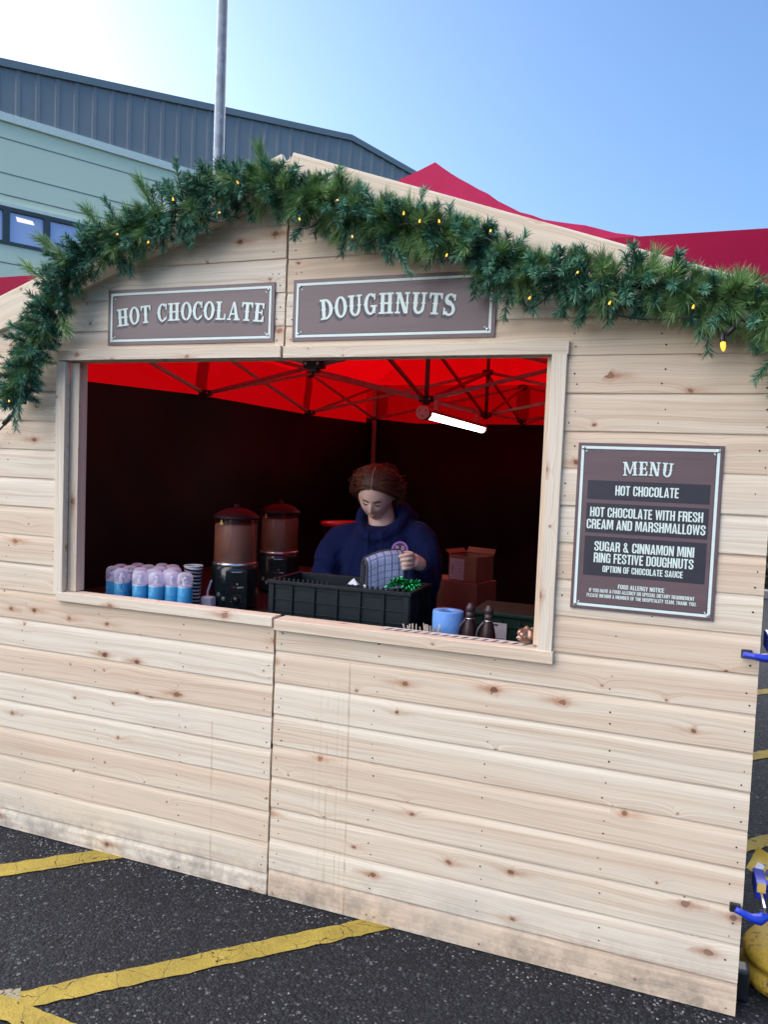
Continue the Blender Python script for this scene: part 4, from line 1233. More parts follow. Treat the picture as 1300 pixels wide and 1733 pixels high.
m.build("rim", CRATE_M, dbin, bevel=.004)
table("small black stand under the tall dark bin", 1.0, 1.2, .51, .9, .80) if False else None
m = MB(); m.box((0, 0, .4), (.34, .32, .8)); m.box((0, 0, .79), (.36, .34, .018))
tag(m.build("storage_box", BLKP, loc=(1.165, .70, 0), bevel=.006), "tall black storage box under the dark bin beside the hatch post", "box")
dbin.location = (1.03, .70, .80)

# ------------------------------------------------------------------ small things on the counter
roll = empty("paper_roll", (.578, .245, TZ), "roll of blue paper towel standing on the counter beside the crate", "paper roll")
m = MB(); m.lathe([(.021, .152), (.021, .158), (.0555, .158), (.0575, .154), (.0575, .002), (.0555, 0), (.021, 0), (.021, .152)], seg=40); m.build("paper", plain("blue_paper", (.13, .30, .68), .85, var=.1, scale=60, bump=.3), roll)
m = MB(); m.lathe([(.0205, .152), (.0205, .001), (.0185, .001), (.0185, .152), (.0205, .152)], seg=24); m.build("core", plain("card_core", (.40, .36, .36), .8), roll)
BROWN = plain("sauce_brown_plastic", (.028, .010, .010), .34, var=.2, spec=.3)
CAPD = plain("sauce_cap", (.04, .025, .028), .4)
def sauce(x, y, label, rz):
    s = empty("sauce_bottle", (x, y, TZ), label, "sauce bottle", "brown sauce bottles on the counter", rz); s.scale = (.84, .84, .95)
    m = MB(); m.lathe([(.030, 0), (.034, .006), (.036, .05), (.032, .10), (.022, .138), (.016, .15), (.016, .158)], seg=28); m.build("body", BROWN, s)
    m = MB(); m.lathe([(.0185, .152), (.0185, .172), (.016, .174), (.016, .178), (.019, .180), (.019, .196), (.015, .200), (.012, .202), (.012, .208), (.0, .209)], seg=20); m.build("cap", CAPD, s)
    m = MB(); m.tube(catmull([(-.018, -.006, .145), (-.040, -.012, .115), (-.046, -.014, .07), (-.036, -.012, .03)], 6), .0075, 10, flat=.7); m.build("handle", plain("sauce_handle", (.05, .04, .05), .35) if "sauce_handle" not in bpy.data.materials else bpy.data.materials["sauce_handle"], s)
    m = MB(); m.lathe([(.0168, .1505), (.0195, .149), (.0195, .153)], seg=20); m.build("neck_ring", STEELR, s)
    return s
sauce(.668, .215, "brown sauce bottle next to the blue paper roll", -.2)
sauce(.738, .205, "brown sauce bottle beside the pale labelled green crate", -.1)
STICK = plain("stirrer_wood", (.55, .45, .36), .7)
m = MB(); m.box((0, 0, .0575), (.0055, .0016, .115)); st0 = m.build("wooden_stirrer", STICK)
spots = [(.462, .150), (.470, .155), (.478, .150), (.487, .152), (.492, .148), (.452, .152), (.519, .150), (.526, .154), (.533, .150), (.539, .147), (.545, .152), (.550, .149), (.556, .153), (.561, .148), (.566, .152), (.522, .158), (.54, .160), (.553, .160), (.535, .145), (.548, .145)]
for i, (x, y) in enumerate(spots):
    q = st0 if i == 0 else st0.copy()
    if i: COL.objects.link(q)
    q.location = (x, y, TZ + rg.uniform(-.012, .004) + .003); q.rotation_euler = (rg.uniform(-.12, .10), rg.uniform(-.16, .16), rg.uniform(-.9, .9))
    if i in (1, 4): q.rotation_euler = (-.05, rg.choice((-.3, .3)), .3)
    tag(q, "thin wooden stirrer standing upright with others between crate and blue roll", "stirrer", "wooden stirrers behind the sill")
for (cx_, lab) in ((.473, "low dark cup of sparse wooden stirrers beside the crate corner"), (.542, "low dark cup packed with wooden stirrers beside the blue roll")):
    m = MB(); m.lathe([(.026, 0), (.030, .085), (.028, .085), (.025, .004), (0, .004)], seg=24)
    tag(m.build("stirrer_cup", BLKP, loc=(cx_, .152, TZ)), lab, "cup")
m = MB()
rf = random.Random(3)
m.ell((0, 0, 0), (.036, .026, .030), 26, 16)
m.v = [tuple(Vector(p) * (1 + .30 * noise.noise(Vector(p) * 70) + .14 * noise.noise(Vector(p) * 180))) for p in m.v]
m.sm = [False] * len(m.sm)
tag(m.build("foil_packet", plain("crumpled_brown_foil", (.26, .16, .12), .25, .7, var=.5, scale=60), loc=(.905, .055, 1.066)), "crumpled brown foil packet on the sill in the corner by the post", "foil packet")
m = MB()
m.face([(.40, .098, 0), (.93, .098, 0), (.93, .146, 0), (.40, .146, 0)], 0)
for k in range(15):
    x = .415 + k * .034
    m.face([(x, .101, .0004), (x + .012, .101, .0004), (x + .026, .130, .0004), (x + .014, .130, .0004)], 1)
m.v = [(a - .66, b - .124, c) for a, b, c in m.v]
tag(m.build("paper_mat", [plain("mat_paper", (.60, .56, .52), .7), BLKP], loc=(.66, .036, 1.0425)), "narrow paper strip with dark slanted stripes lying along the hatch sill", "paper mat")
# cardboard boxes
CARD = plain("cardboard", (.27, .145, .085), .8, var=.12, scale=9)
TAPE = plain("box_label_white", (.50, .45, .50), .6, var=.1, scale=60)
def carton(name_label, x, y, z, dx, dy, dz, rz, opened=False, lab=False, torn=False):
    c = empty("cardboard_box", (x, y, z), name_label, "cardboard box", "cardboard boxes on the back table", radians(rz))
    m = MB(); t = .004
    if opened:
        m.box((0, 0, t / 2), (dx, dy, t))
        for (a, b, c_, d_) in ((0, -dy / 2 + t / 2, dx, t), (0, dy / 2 - t / 2, dx, t), (-dx / 2 + t / 2, 0, t, dy - 2 * t), (dx / 2 - t / 2, 0, t, dy - 2 * t)): m.box((a, b, dz / 2 + t / 2), (c_, d_, dz - t))
    else: m.box((0, 0, dz / 2), (dx, dy, dz))
    m.build("carton", CARD, c, bevel=.002)
    if opened:
        for (px, py, w2, d2, rx, ry) in ((0, dy / 2, dx, .03, radians(62), 0), (-dx / 2, 0, .03, dy, 0, radians(-38))):
            m = MB(); m.box((-.015 if ry else 0, .015 if rx else 0, 0), (w2, d2, .003))
            f = m.build("flap", CARD, c, loc=(px, py, dz + .003)); f.rotation_euler = (rx, -ry, 0)
    if lab:
        m = MB(); m.box((-dx / 2 + .052, -dy / 2 - .001, dz * .44), (.086, .0012, .105))
        for k in range(8): m.box((-dx / 2 + .025 + (k % 2) * .003, -dy / 2 - .0018, dz * .25 + k * .006), (.010, .0006, .003), 1)
        for k in range(5): m.box((-dx / 2 + .062, -dy / 2 - .0018, dz * .22 + k * .016), (.05, .0006, .0012), 1)
        m.build("label", [TAPE, plain("label_ink", (.12, .11, .13), .6)], c)
    elif torn:
        m = MB(); m.box((0, 0, dz + .001), (dx, .04, .001)); m.build("tape", plain("packing_tape", (.30, .20, .13), .3), c)
carton("square cardboard box under the open labelled box", .40, 1.30, .74, .19, .20, .315, -16, torn=True)
carton("open topped cardboard box with a white shipping label on top of the stack", .400, 1.30, 1.058, .165, .16, .125, -20, opened=True, lab=True)
carton("cardboard box half hidden behind the seller's elbow beside the stack", .22, 1.36, .74, .13, .18, .31, 8)
carton("small cardboard box in front of the stack beside the blue roll", .27, 1.12, .74, .10, .12, .19, -6)
m = MB(); m.box((0, 0, .006), (.30, .16, .012))
tag(m.build("serving_board", STICK, loc=(-.42, 1.05, TZ + .001), bevel=.003), "thin wooden board lying between the dispensers and the seller", "board")

# ------------------------------------------------------------------ clamps on the right edge of the front
CBLUE = plain("clamp_blue", (.010, .035, .42), .35, var=.1, coat=.2)
def clamp(loc, label, hang):
    c = empty("bar_clamp", loc, label, "clamp", None)
    # local: x outwards past the edge, y into the stall, origin at the front jaw pad
    m = MB(); m.box((.012, 0, 0), (.030, .014, .026)); m.build("jaw_pad", BLKP, c, bevel=.003)
    m = MB()
    if hang:
        m.tube([(.012, -.010, 0), (.035, -.012, -.007), (.055, -.010, -.016), (.078, -.004, -.018), (.098, .012, -.010)], [.010, .010, .0125, .017, .014], 12)
    else:
        m.tube([(.0, -.012, 0), (.03, -.014, -.002), (.055, -.010, -.005), (.085, .0, -.004), (.12, .012, -.002)], [.011, .011, .013, .014, .014], 4, smooth=False)
    m.build("jaw", CBLUE, c, bevel=.003)
    m = MB(); m.box((.090, .135, .012), (.006, .28, .018)); m.build("bar", STEELR, c)
    m = MB(); m.box((.090, .14, .02), (.032, .10, .05)); m.tube([(.090, .12, .025), (.115, .12, .032), (.17, .11, .03)], [.016, .014, .010], 10); b = m.build("body", CBLUE, c, bevel=.006)
    m = MB(); m.box((.090, .088, .032), (.024, .002, .028)); m.build("badge", WARN, b)
    m = MB(); m.tube([(.085, .16, .02), (.115, .17, -.005), (.155, .17, -.03)], [.012, .011, .009], 8); m.build("trigger", BLKP, c)
    return c
clamp((1.542, -.028, 1.103), "upper blue bar clamp gripping the edge of the front below the menu board", False)
clamp((1.556, -.028, .345), "lower blue bar clamp gripping the edge of the front near the ground", True)
m = MB()
m.sheet(lambda u, v: ((u - .5) * .10, .012 * sin(v * 2.5), (v - .5) * .075), 4, 6)
m.sheet(lambda u, v: (-.03 + u * .022, -.0015 + .012 * sin((.2 + v * .3) * 2.5), -.022 + v * .02), 1, 3, 1)
m.sheet(lambda u, v: (.0 + u * .04, -.0015 + .012 * sin((.15 + v * .3) * 2.5), -.026 + v * .02), 1, 3, 2)
lf = m.build("paper_leaflet", [plain("leaflet_yellow", (.62, .42, .04), .4), WHITEP, plain("leaflet_navy", (.03, .05, .14), .4)], loc=(1.672, .16, .400))
lf.rotation_euler = (radians(-25), radians(18), radians(-20))
tag(lf, "bent yellow paper tag dangling above the lower blue clamp", "paper tag")
m = MB(); m.tube(catmull([(1.66, .15, .41), (1.69, .13, .425), (1.73, .12, .43), (1.77, .13, .41)], 5), .0035, 6)
m.v = [(a - 1.69, b - .13, c - .42) for a, b, c in m.v]
tag(m.build("cable_loop", plain("cream_cable", (.55, .50, .38), .5), loc=(1.69, .13, .42)), "loop of pale cable beside the yellow paper tag", "cable")

# yellow leg weights
def worn_yellow():
    k = NT("worn_yellow_paint")
    n1 = k.noise(k.pos(), 16, 5, .7); n2 = k.noise(k.pos(), 60, 4, .7)
    c = k.mix(k.mapr(n1, .35, .65), (.40, .255, .025), (.60, .41, .05))
    c = k.mix(k.mapr(k.math('ADD', n1, k.math('MULTIPLY', n2, .5)), .78, .90), c, (.09, .055, .035))
    k.l(c, k.b.inputs["Base Color"]); k.b.inputs["Roughness"].default_value = .6
    k.bump(n2, .6, .006)
    return k.m
YW = worn_yellow()
for i, (zz, lab) in enumerate(((0.0, "bottom worn yellow cast weight on the asphalt at the gazebo leg"), (.072, "top worn yellow cast weight stacked on another at the gazebo leg"))):
    m = MB()
    m.lathe([(.0, .002), (.13, .002), (.158, .010), (.168, .035), (.158, .060), (.12, .069), (.05, .071), (.045, .066), (0, .066)] if i == 0 else [(.0, .002), (.13, .002), (.155, .008), (.163, .028), (.150, .045), (.11, .058), (.06, .068), (.035, .070), (.03, .064), (0, .064)], seg=44)
    m.v = [(a * (1 + .05 * noise.noise(Vector((a * 7, b * 7, i)))), b * (1 + .05 * noise.noise(Vector((a * 7, b * 7, i + 3)))), c + .003 * noise.noise(Vector((a * 20, b * 20, c)))) for a, b, c in m.v]
    tag(m.build("leg_weight", YW, loc=(1.785, .24, zz)), lab, "weight", "yellow gazebo leg weights")
m = MB(); m.box((0, 0, .05), (.05, .06, .10)); tag(m.build("rubber_block", BLKP, loc=(1.608, .10, 0.001), bevel=.01), "black rubber block wedged between the front and the yellow weights", "block")

# ------------------------------------------------------------------ shrubs beyond, seen past the right edge
BARK = plain("bark", (.06, .045, .035), .9)
LEAF = needle_mat("shrub_leaves", (.012, .022, .010), (.045, .06, .022))
def shrub(x, y, h, label, sd):
    r = random.Random(sd)
    s = empty("shrub", (x, y, 0), label, "shrub", "dark shrubs beyond the car park")
    br, lv = MB(), MB()
    for k in range(26):
        a = r.uniform(0, 2 * pi); l = h * r.uniform(.6, 1.0); sp = r.uniform(.1, .75)
        p = [Vector((0.1 * cos(a), .1 * sin(a), 0))]
        for j in range(1, 6):
            t = j / 5
            p.append(Vector((cos(a) * sp * h * t ** 1.3 + r.uniform(-.06, .06), sin(a) * sp * h * t ** 1.3 + r.uniform(-.06, .06), l * t)))
        br.tube(p, [.022, .018, .014, .010, .007, .003], 5)
        for j in range(60):
            q = p[r.randint(1, 5)] + Vector((r.gauss(0, .17), r.gauss(0, .17), r.gauss(0, .17)))
            if q.z < .08: continue
            u = Vector((r.uniform(-1, 1), r.uniform(-1, 1), r.uniform(-1, 1))).normalized(); v = u.orthogonal().normalized()
            e = r.uniform(.03, .06)
            lv.face([q - u * e, q + v * e * .45, q + u * e, q - v * e * .45], 0, None, r.random())
    br.build("branches", BARK, s); lv.build("foliage", LEAF, s)
shrub(2.9, 10.6, 1.9, "dark twiggy shrub nearest the stall edge beyond the car park lines", 2)
shrub(4.6, 11.2, 2.1, "dark twiggy shrub farther out beyond the car park lines", 4)
shrub(1.4, 11.5, 1.8, "dark twiggy shrub hidden mostly behind the gazebo curtain", 6)
m = MB(); m.box((0, 0, .06), (14, .16, .12))
m.build("kerb", plain("kerb_concrete", (.20, .20, .20), .8), loc=(6, 9.4, 0), bevel=.015, kind="structure")

# ------------------------------------------------------------------ the seller
PB = Vector((.14, .78, 0))
def skin_mat():
    k = NT("skin")
    n1 = k.noise(k.obj(), 22, 3, .6); n2 = k.noise(k.obj(), 7, 2, .5)
    c = k.mix(k.mapr(n1, .3, .7), (.58, .37, .295), (.66, .44, .36))
    c = k.mix(k.math('MULTIPLY', k.mapr(n2, .5, .7), .35), c, (.52, .25, .20))
    k.l(c, k.b.inputs["Base Color"]); k.b.inputs["Roughness"].default_value = .5
    k.b.inputs["Subsurface Weight"].default_value = .12; k.b.inputs["Subsurface Radius"].default_value = (.012, .005, .003)
    return k.m
SKIN = skin_mat()
HC = Vector((.128, .630, 1.498))
HR = Matrix.Rotation(radians(9), 3, 'Z') @ Matrix.Rotation(radians(4), 3, 'Y') @ Matrix.Rotation(radians(36), 3, 'X')
def G(n, c, s): return exp(-sum(((a - b) / k) ** 2 for a, b, k in zip(n, c, s)))
def head_pt(n, off=0):
    nx, ny, nz = n
    t = max(0, -nz)
    x, y, z = .0760 * nx, .099 * ny, (.117 if nz > 0 else .126) * nz
    x *= 1 - .22 * t ** 1.6
    if ny > 0: y *= 1 - .25 * t
    f = max(0, -ny)
    d = 0
    d += .020 * G((nx, nz), (0, -.24), (.13, .10)) * f + .013 * G((nx, nz), (0, -.08), (.10, .14)) * f       # nose
    d += .006 * G((nx, nz), (.13, -.29), (.07, .06)) * f + .006 * G((nx, nz), (-.13, -.29), (.07, .06)) * f   # nostril wings
    d -= .0135 * (G((nx, nz), (.34, .06), (.17, .10)) + G((nx, nz), (-.34, .06), (.17, .10))) * f            # eye sockets
    d += .0055 * (G((nx, nz), (.33, .03), (.12, .06)) + G((nx, nz), (-.33, .03), (.12, .06))) * f            # lowered lids
    d += .004 * (G((nx, nz), (.33, .20), (.22, .06)) + G((nx, nz), (-.33, .20), (.22, .06))) * f             # brow ridge
    d += .006 * (G((nx, nz), (.48, -.24), (.20, .16)) + G((nx, nz), (-.48, -.24), (.20, .16))) * f           # cheeks
    d += .006 * G((nx, nz), (0, -.50), (.20, .05)) * f + .0065 * G((nx, nz), (0, -.60), (.17, .045)) * f       # lips
    d -= .004 * G((nx, nz), (0, -.55), (.22, .022)) * f + .004 * G((nx, nz), (0, -.69), (.18, .05)) * f
    d += .013 * G((nx, nz), (0, -.83), (.24, .14)) * f                                                       # chin
    y -= d
    v = Vector((x, y, z))
    if off: v += Vector((nx, ny, nz * .9)).normalized() * off
    return v
def nrm3(a, b, c): 
    v = Vector((a, b, c)); v.normalize(); return v
def H(n, off=0): return HC + HR @ head_pt(tuple(n), off)
body = MB()
V, F = [], []
NU, NVv = 72, 60
for i in range(NVv + 1):
    th = pi * i / NVv
    for k in range(NU):
        ph = 2 * pi * k / NU
        V.append(H((sin(th) * cos(ph), sin(th) * sin(ph), cos(th))))
for i in range(NVv):
    for k in range(NU):
        F.append((i * NU + k, (i + 1) * NU + k, (i + 1) * NU + (k + 1) % NU, i * NU + (k + 1) % NU))
body.mesh(V, F)
for sx in (-1, 1):      # ears
    body.ell(HC + HR @ Vector((sx * .0775, .012, -.010)), (.010, .019, .031), 14, 10, M=HR)
body.tube([HC + HR @ Vector((0, .035, -.03)), HC + HR @ Vector((0, .045, -.10)), (.135, .705, 1.36), (.138, .725, 1.28)], [.055, .054, .062, .08], 20)
# trunk and legs under the clothes
for a, b, ra, rb in (((.138, .725, 1.30), (.14, .75, 1.2), .10, .13), ((.14, .75, 1.2), (.145, .80, 1.02), .13, .13), ((.145, .80, 1.02), (.145, .83, .9), .13, .14)):
    body.tube([a, b], [ra, rb], 20)
for sx in (-1, 1):
    hx = .145 + sx * .085
    body.tube([(hx, .83, .92), (hx + sx * .01, .83, .7), (hx + sx * .012, .82, .48), (hx + sx * .012, .835, .28), (hx + sx * .012, .84, .075)], [.095, .085, .06, .055, .04], 16)
    body.tube([(hx + sx * .012, .87, .045), (hx + sx * .016, .80, .04), (hx + sx * .022, .69, .025)], [.038, .04, .026], 12)
SHR, ELR, WRR = Vector((-.070, .725, 1.255)), Vector((-.122, .665, 1.07)), Vector((.02, .45, 1.055))
SHL, ELL, WRL = Vector((.305, .72, 1.285)), Vector((.352, .66, 1.115)), Vector((.385, .505, 1.212))
for s_, e_, w_2, c_ in ((SHR, ELR, WRR, Vector((.10, .73, 1.30))), (SHL, ELL, WRL, Vector((.17, .73, 1.30)))):
    body.tube([c_, s_, s_.lerp(e_, .5), e_, e_.lerp(w_2, .5), w_2], [.07, .06, .05, .044, .038, .027], 16)
def finger(pts, r=.0088):
    n = len(pts)
    body.tube(catmull(pts, 4), [r * (1.05 - .30 * i / ((n - 1) * 4)) for i in range((n - 1) * 4 + 1)], 10)
    body.ell(pts[-1], (r * .76,) * 3, 10, 8)
# her left hand closes on the right edge of the mat: palm behind, four fingers across the front, thumb on top
HS = Vector((-.008, .020, 0))
body.tube([WRL, Vector((.385, .462, 1.222)) + HS, Vector((.372, .440, 1.232)) + HS, Vector((.362, .425, 1.236)) + HS], [.026, .028, .030, .024], 14, flat=1.1)
for k, (z, L_) in enumerate(((1.266, .050), (1.247, .056), (1.228, .054), (1.211, .044))):
    kx = .376 - .002 * k
    finger([HS + Vector(q) for q in ((.372, .432, 1.246 - .008 * k), (kx + .004, .405, z - .002), (kx - .010, .383 - .001 * k, z - .003), (kx - .010 - L_ * .55, .3745 + .002 * k, z - .010), (kx - .010 - L_, .379 + .002 * k, z - .019))])
finger([HS + Vector(q) for q in ((.372, .455, 1.240), (.358, .462, 1.258), (.336, .462, 1.262), (.316, .452, 1.256))], .0098)
# her right hand is down inside the crate, loosely curled
body.tube([WRR, (.035, .430, 1.045), (.055, .41, 1.03), (.068, .398, 1.022)], [.026, .029, .031, .022], 14)
for k, off in enumerate((-.026, -.009, .008, .024)):
    b0_ = Vector((.064 + off * .5, .398 + off * .8, 1.020))
    finger([b0_, b0_ + Vector((.022, -.018, -.006)), b0_ + Vector((.036, -.028, -.022)), b0_ + Vector((.036, -.026, -.040 + .006 * abs(k - 1.3)))])
finger([(.036, .418, 1.035), (.03, .392, 1.03), (.044, .372, 1.018), (.06, .365, 1.006)], .0098)
body.v = [tuple(Vector(p) - PB) for p in body.v]
person = body.build("person", SKIN, loc=PB)
tag(person, "person in a navy hoodie looking down into the black crate holding a folded quilted mat", "person")
md = person.modifiers.new("skin", 'REMESH'); md.mode = 'VOXEL'; md.voxel_size = .0036; md.use_smooth_shade = True
md = person.modifiers.new("smooth", 'SMOOTH'); md.factor = .5; md.iterations = 2
def pb(m, name, mat, **k):
    m.v = [tuple(Vector(p) - PB) for p in m.v]
    return m.build(name, mat, person, **k)
# face details
BROWC = plain("eyebrow_brown", (.13, .065, .04), .7)
LASH = plain("lash_dark", (.035, .02, .018), .7)
LIPS = plain("lips", (.46, .17, .15), .45)
for sx in (-1, 1):
    m = MB(); m.tube([H(nrm3(sx * (.12 + .46 * u), -.9, .12 + .045 * sin(pi * min(1, u * 1.1)) - .03 * u), .0008) for u in [k / 8 for k in range(9)]], [.0030, .0046, .0050, .0050, .0046, .0042, .0034, .0026, .0014], 6); pb(m, "eyebrow", BROWC)
    m = MB(); m.tube([H(nrm3(sx * (.18 + .34 * u), -.92, .015 - .05 * sin(pi * u) - .0 * u), .001) for u in [k / 8 for k in range(9)]], [.0012, .002, .0026, .003, .003, .0028, .0024, .0018, .001], 6); pb(m, "eyelashes", LASH)
m = MB()
for (z, r) in ((-.505, .0030), (-.60, .0036)):
    m.tube([H(nrm3((u - .5) * .44, -.83, z * (1 - .10 * abs(u - .5)) * .98), .0016) for u in [k / 10 for k in range(11)]], [r * max(.15, sin(pi * (k + .4) / 10.8)) for k in range(11)], 6)
pb(m, "lips", LIPS)
# hair: cap, combed strands from a centre parting, loose frizz, low bun
def hair_mat():
    k = NT("auburn_hair")
    t = k.n("ShaderNodeAttribute"); t.attribute_name = "tint"
    k.l(k.mix(t.outputs["Fac"], (.022, .008, .006), (.150, .050, .026)), k.b.inputs["Base Color"])
    k.b.inputs["Roughness"].default_value = .55; k.b.inputs["Specular IOR Level"].default_value = .3
    return k.m
HAIR = hair_mat()
rh = random.Random(9)
def hairline(n):
    nx, ny, nz = n
    thr = .50 + .55 * (ny + .85) * -1.0 if ny < 0 else -.25 - .40 * ny
    if ny < 0: thr = -.25 + 1.02 * (-ny) ** .9
    return nz - thr
m = MB()
NU2, NV2 = 96, 60
def capn(i, k):
    th = pi * i / NV2; ph = 2 * pi * k / NU2
    return (sin(th) * cos(ph), sin(th) * sin(ph), cos(th))
for i in range(NV2):
    for k in range(NU2):
        c4 = [capn(i, k), capn(i + 1, k), capn(i + 1, k + 1), capn(i, k + 1)]
        if all(hairline(n) > 0 for n in c4):
            pass
            m.face([H(n, .0055 + .006 * min(1, max(0, hairline(n)) * 4)) for n in c4], 0, None, rh.uniform(.1, .35), True)
pb(m, "hair_cap", HAIR)
m = MB()
BUN = nrm3(.12, .98, -.12)
def strand(p0, side, lift, r, jit, n=11, tone=None, endn=None):
    p1 = nrm3(side * rh.uniform(.85, 1.1), rh.uniform(-.15, .55), rh.uniform(-.35, .32))
    p2 = endn or nrm3(BUN.x + rh.uniform(-.25, .25), BUN.y, BUN.z + rh.uniform(-.25, .3))
    ph = rh.uniform(0, 6)
    pts = []
    for i in range(n):
        t = i / (n - 1)
        q = (p0 * (1 - t) ** 2 + p1 * 1.5 * 2 * t * (1 - t) + p2 * t * t).normalized()
        o = lift * (sin(pi * t) * .9 + .25 * t) + .0065
        w_ = Vector((noise.noise(Vector((ph, t * 4, 0))), noise.noise(Vector((ph, t * 4, 3))), noise.noise(Vector((ph, t * 4, 7))))) * jit * min(1, t * 3)
        pts.append(H(q, o) + w_)
    m.tube(pts, [r * (1.0 if t < n - 3 else .6) for t in range(n)], 4, caps=False, tint=rh.random() if tone is None else tone)
for i in range(1150):
    side = 1 if i % 2 else -1
    a = rh.uniform(-.02, 1.05)                       # along the parting from hairline to crown
    p0 = nrm3(side * .07, -.72 + a * .95, .70 + .34 * sin(a * 1.6))
    strand(p0, side, rh.uniform(.003, .018), rh.uniform(.0010, .0022), .007, tone=min(1, max(0, .45 + .9 * noise.noise(Vector((a * 11, side * 3.0, 0))) + rh.uniform(-.15, .15))))
for i in range(150):                                 # thicker loose locks
    side = 1 if rh.random() < .6 else -1
    a = rh.uniform(0, 1.1)
    strand(nrm3(side * rh.uniform(.08, .4), -.66 + a * .95, .70 + .34 * sin(a * 1.6)), side, rh.uniform(.008, .024), rh.uniform(.0018, .0032), .016, tone=rh.uniform(.1, 1))
for i in range(170):                                 # front hairline combed back
    side = 1 if i % 2 else -1
    u = rh.random()
    n0 = nrm3(side * (.06 + .75 * u), -.78 + .55 * u, .62 - .45 * u)
    strand(n0, side, rh.uniform(.002, .010), rh.uniform(.0008, .0015), .004)
for i in range(420):                                 # frizz, fuller on her left
    side = 1 if rh.random() < .68 else -1
    a = rh.uniform(.1, 1.2)
    p0 = nrm3(side * rh.uniform(.55, .95), -.25 + a * .7, rh.uniform(.05, .55))
    e = nrm3(side * rh.uniform(.7, 1.1), rh.uniform(.1, .9), rh.uniform(-.75, .2))
    strand(p0, side, rh.uniform(.012, .036), rh.uniform(.0005, .0010), .034, tone=rh.uniform(.4, 1), endn=e)
pb(m, "hair_strands", HAIR)
m = MB()
m.tube([H(nrm3(.02 * sin(a * 9) , -.80 + a * .95, .62 + .42 * sin(a * 1.5)), .0125) for a in [k / 16 for k in range(17)]], [.0008] + [.0015] * 12 + [.0012, .0009, .0006, .0004], 6)
pb(m, "hair_parting", plain("scalp", (.36, .22, .17), .6))
m = MB()
bc = HC + HR @ Vector((.015, .128, -.005))
m.ell(bc, (.048, .040, .045), 20, 12, M=HR)
for i in range(240):
    ph, th = rh.uniform(0, 6.28), rh.uniform(.3, 2.8)
    ax = Vector((sin(th) * cos(ph), sin(th) * sin(ph), cos(th))); a_ = ax.orthogonal().normalized(); b_ = ax.cross(a_)
    ra = rh.uniform(.042, .060)
    m.tube([bc + (a_ * cos(s) + b_ * sin(s)) * ra + ax * rh.uniform(-.02, .02) for s in [ph + k * .35 for k in range(8)]], .0011, 4, caps=False, tint=rh.random())
pb(m, "hair_bun", HAIR)

# hoodie
def hoodie_mat():
    k = NT("navy_fleece")
    nz = k.noise(k.obj(), 120, 3, .7)
    c = k.mix(nz, (.005, .009, .044), (.009, .016, .068))
    k.l(c, k.b.inputs["Base Color"]); k.b.inputs["Roughness"].default_value = .9
    k.b.inputs["Sheen Weight"].default_value = .02; k.b.inputs["Specular IOR Level"].default_value = .08
    f1 = k.noise(k.scalev(k.obj(), (5, 5, 3.2)), 1, 3, .6, 1.2)
    k.bump(k.math('ADD', k.math('MULTIPLY', f1, 1.0), k.math('MULTIPLY', nz, .05)), .9, .05)
    return k.m
NAVY = hoodie_mat()
m = MB()
rings = [((.147, .835, .84), .205, .165), ((.147, .82, .90), .222, .18), ((.146, .80, 1.0), .222, .18), ((.144, .775, 1.10), .222, .178), ((.142, .755, 1.20), .228, .168), ((.139, .738, 1.27), .195, .145), ((.137, .725, 1.325), .150, .115), ((.136, .725, 1.352), .110, .080), ((.136, .735, 1.366), .088, .060)]
SEG = 40
b = len(m.v)
for (c, rx, ry) in rings:
    for k in range(SEG):
        a = 2 * pi * k / SEG
        m.v.append((c[0] + rx * cos(a), c[1] + ry * sin(a), c[2]))
def addf(f): m.f.append(f); m.mi.append(0); m.uv.append(None); m.ti.append(.5); m.sm.append(True)
for i in range(len(rings) - 1):
    for k in range(SEG):
        k2 = (k + 1) % SEG
        addf((b + i * SEG + k, b + i * SEG + k2, b + (i + 1) * SEG + k2, b + (i + 1) * SEG + k))
addf(tuple(b + k for k in reversed(range(SEG)))); addf(tuple(b + (len(rings) - 1) * SEG + k for k in range(SEG)))
def sleeve(c_, s_, e_, w_2):
    pts = catmull([c_, s_, s_.lerp(e_, .5) + Vector((.012 * (1 if s_.x > .1 else -1), 0, 0)), e_, e_.lerp(w_2, .5), w_2], 5)
    rr = [.090, .080, .075, .072, .063, .042]
    n = len(pts); R_ = []
    for i in range(n):
        t = i / (n - 1) * 5; j = min(4, int(t)); R_.append((rr[j] + (rr[j + 1] - rr[j]) * (t - j)) * (1 + .035 * sin(i * 2.1) * (i > 8)))
    m.tube(pts, R_, 24)
sleeve(Vector((.05, .73, 1.275)), SHR, ELR, WRR + (ELR - WRR) * .12)
sleeve(Vector((.22, .73, 1.285)), SHL, ELL, WRL + (ELL - WRL) * .16)
# collar and folded hood
col = []
for k in range(25):
    a = -pi / 2 + 2 * pi * k / 24
    fr = (1 - sin(a)) / 2          # 1 at the front
    col.append(Vector((.137 + .098 * cos(a), .690 + .085 * sin(a) - .005 * fr, 1.430 - .130 * fr ** 1.7 - .012 * (1 - fr))))
m.tube(col, [.023 + .024 * max(0, sin(-pi / 2 + 2 * pi * k / 24)) for k in range(25)], 14, caps=False)
m.ell((.145, .80, 1.37), (.125, .055, .10), 24, 14, M=Matrix.Rotation(radians(-20), 3, 'X'))
hd = pb(m, "hoodie", NAVY)
md = hd.modifiers.new("cloth", 'REMESH'); md.mode = 'VOXEL'; md.voxel_size = .0085; md.use_smooth_shade = True
md = hd.modifiers.new("smooth", 'SMOOTH'); md.factor = .5; md.iterations = 5
tx = bpy.data.textures.new("folds", 'CLOUDS'); tx.noise_scale = .10; tx.noise_depth = 1
md = hd.modifiers.new("folds", 'DISPLACE'); md.texture = tx; md.strength = .026; md.mid_level = .5; md.texture_coords = 'LOCAL'
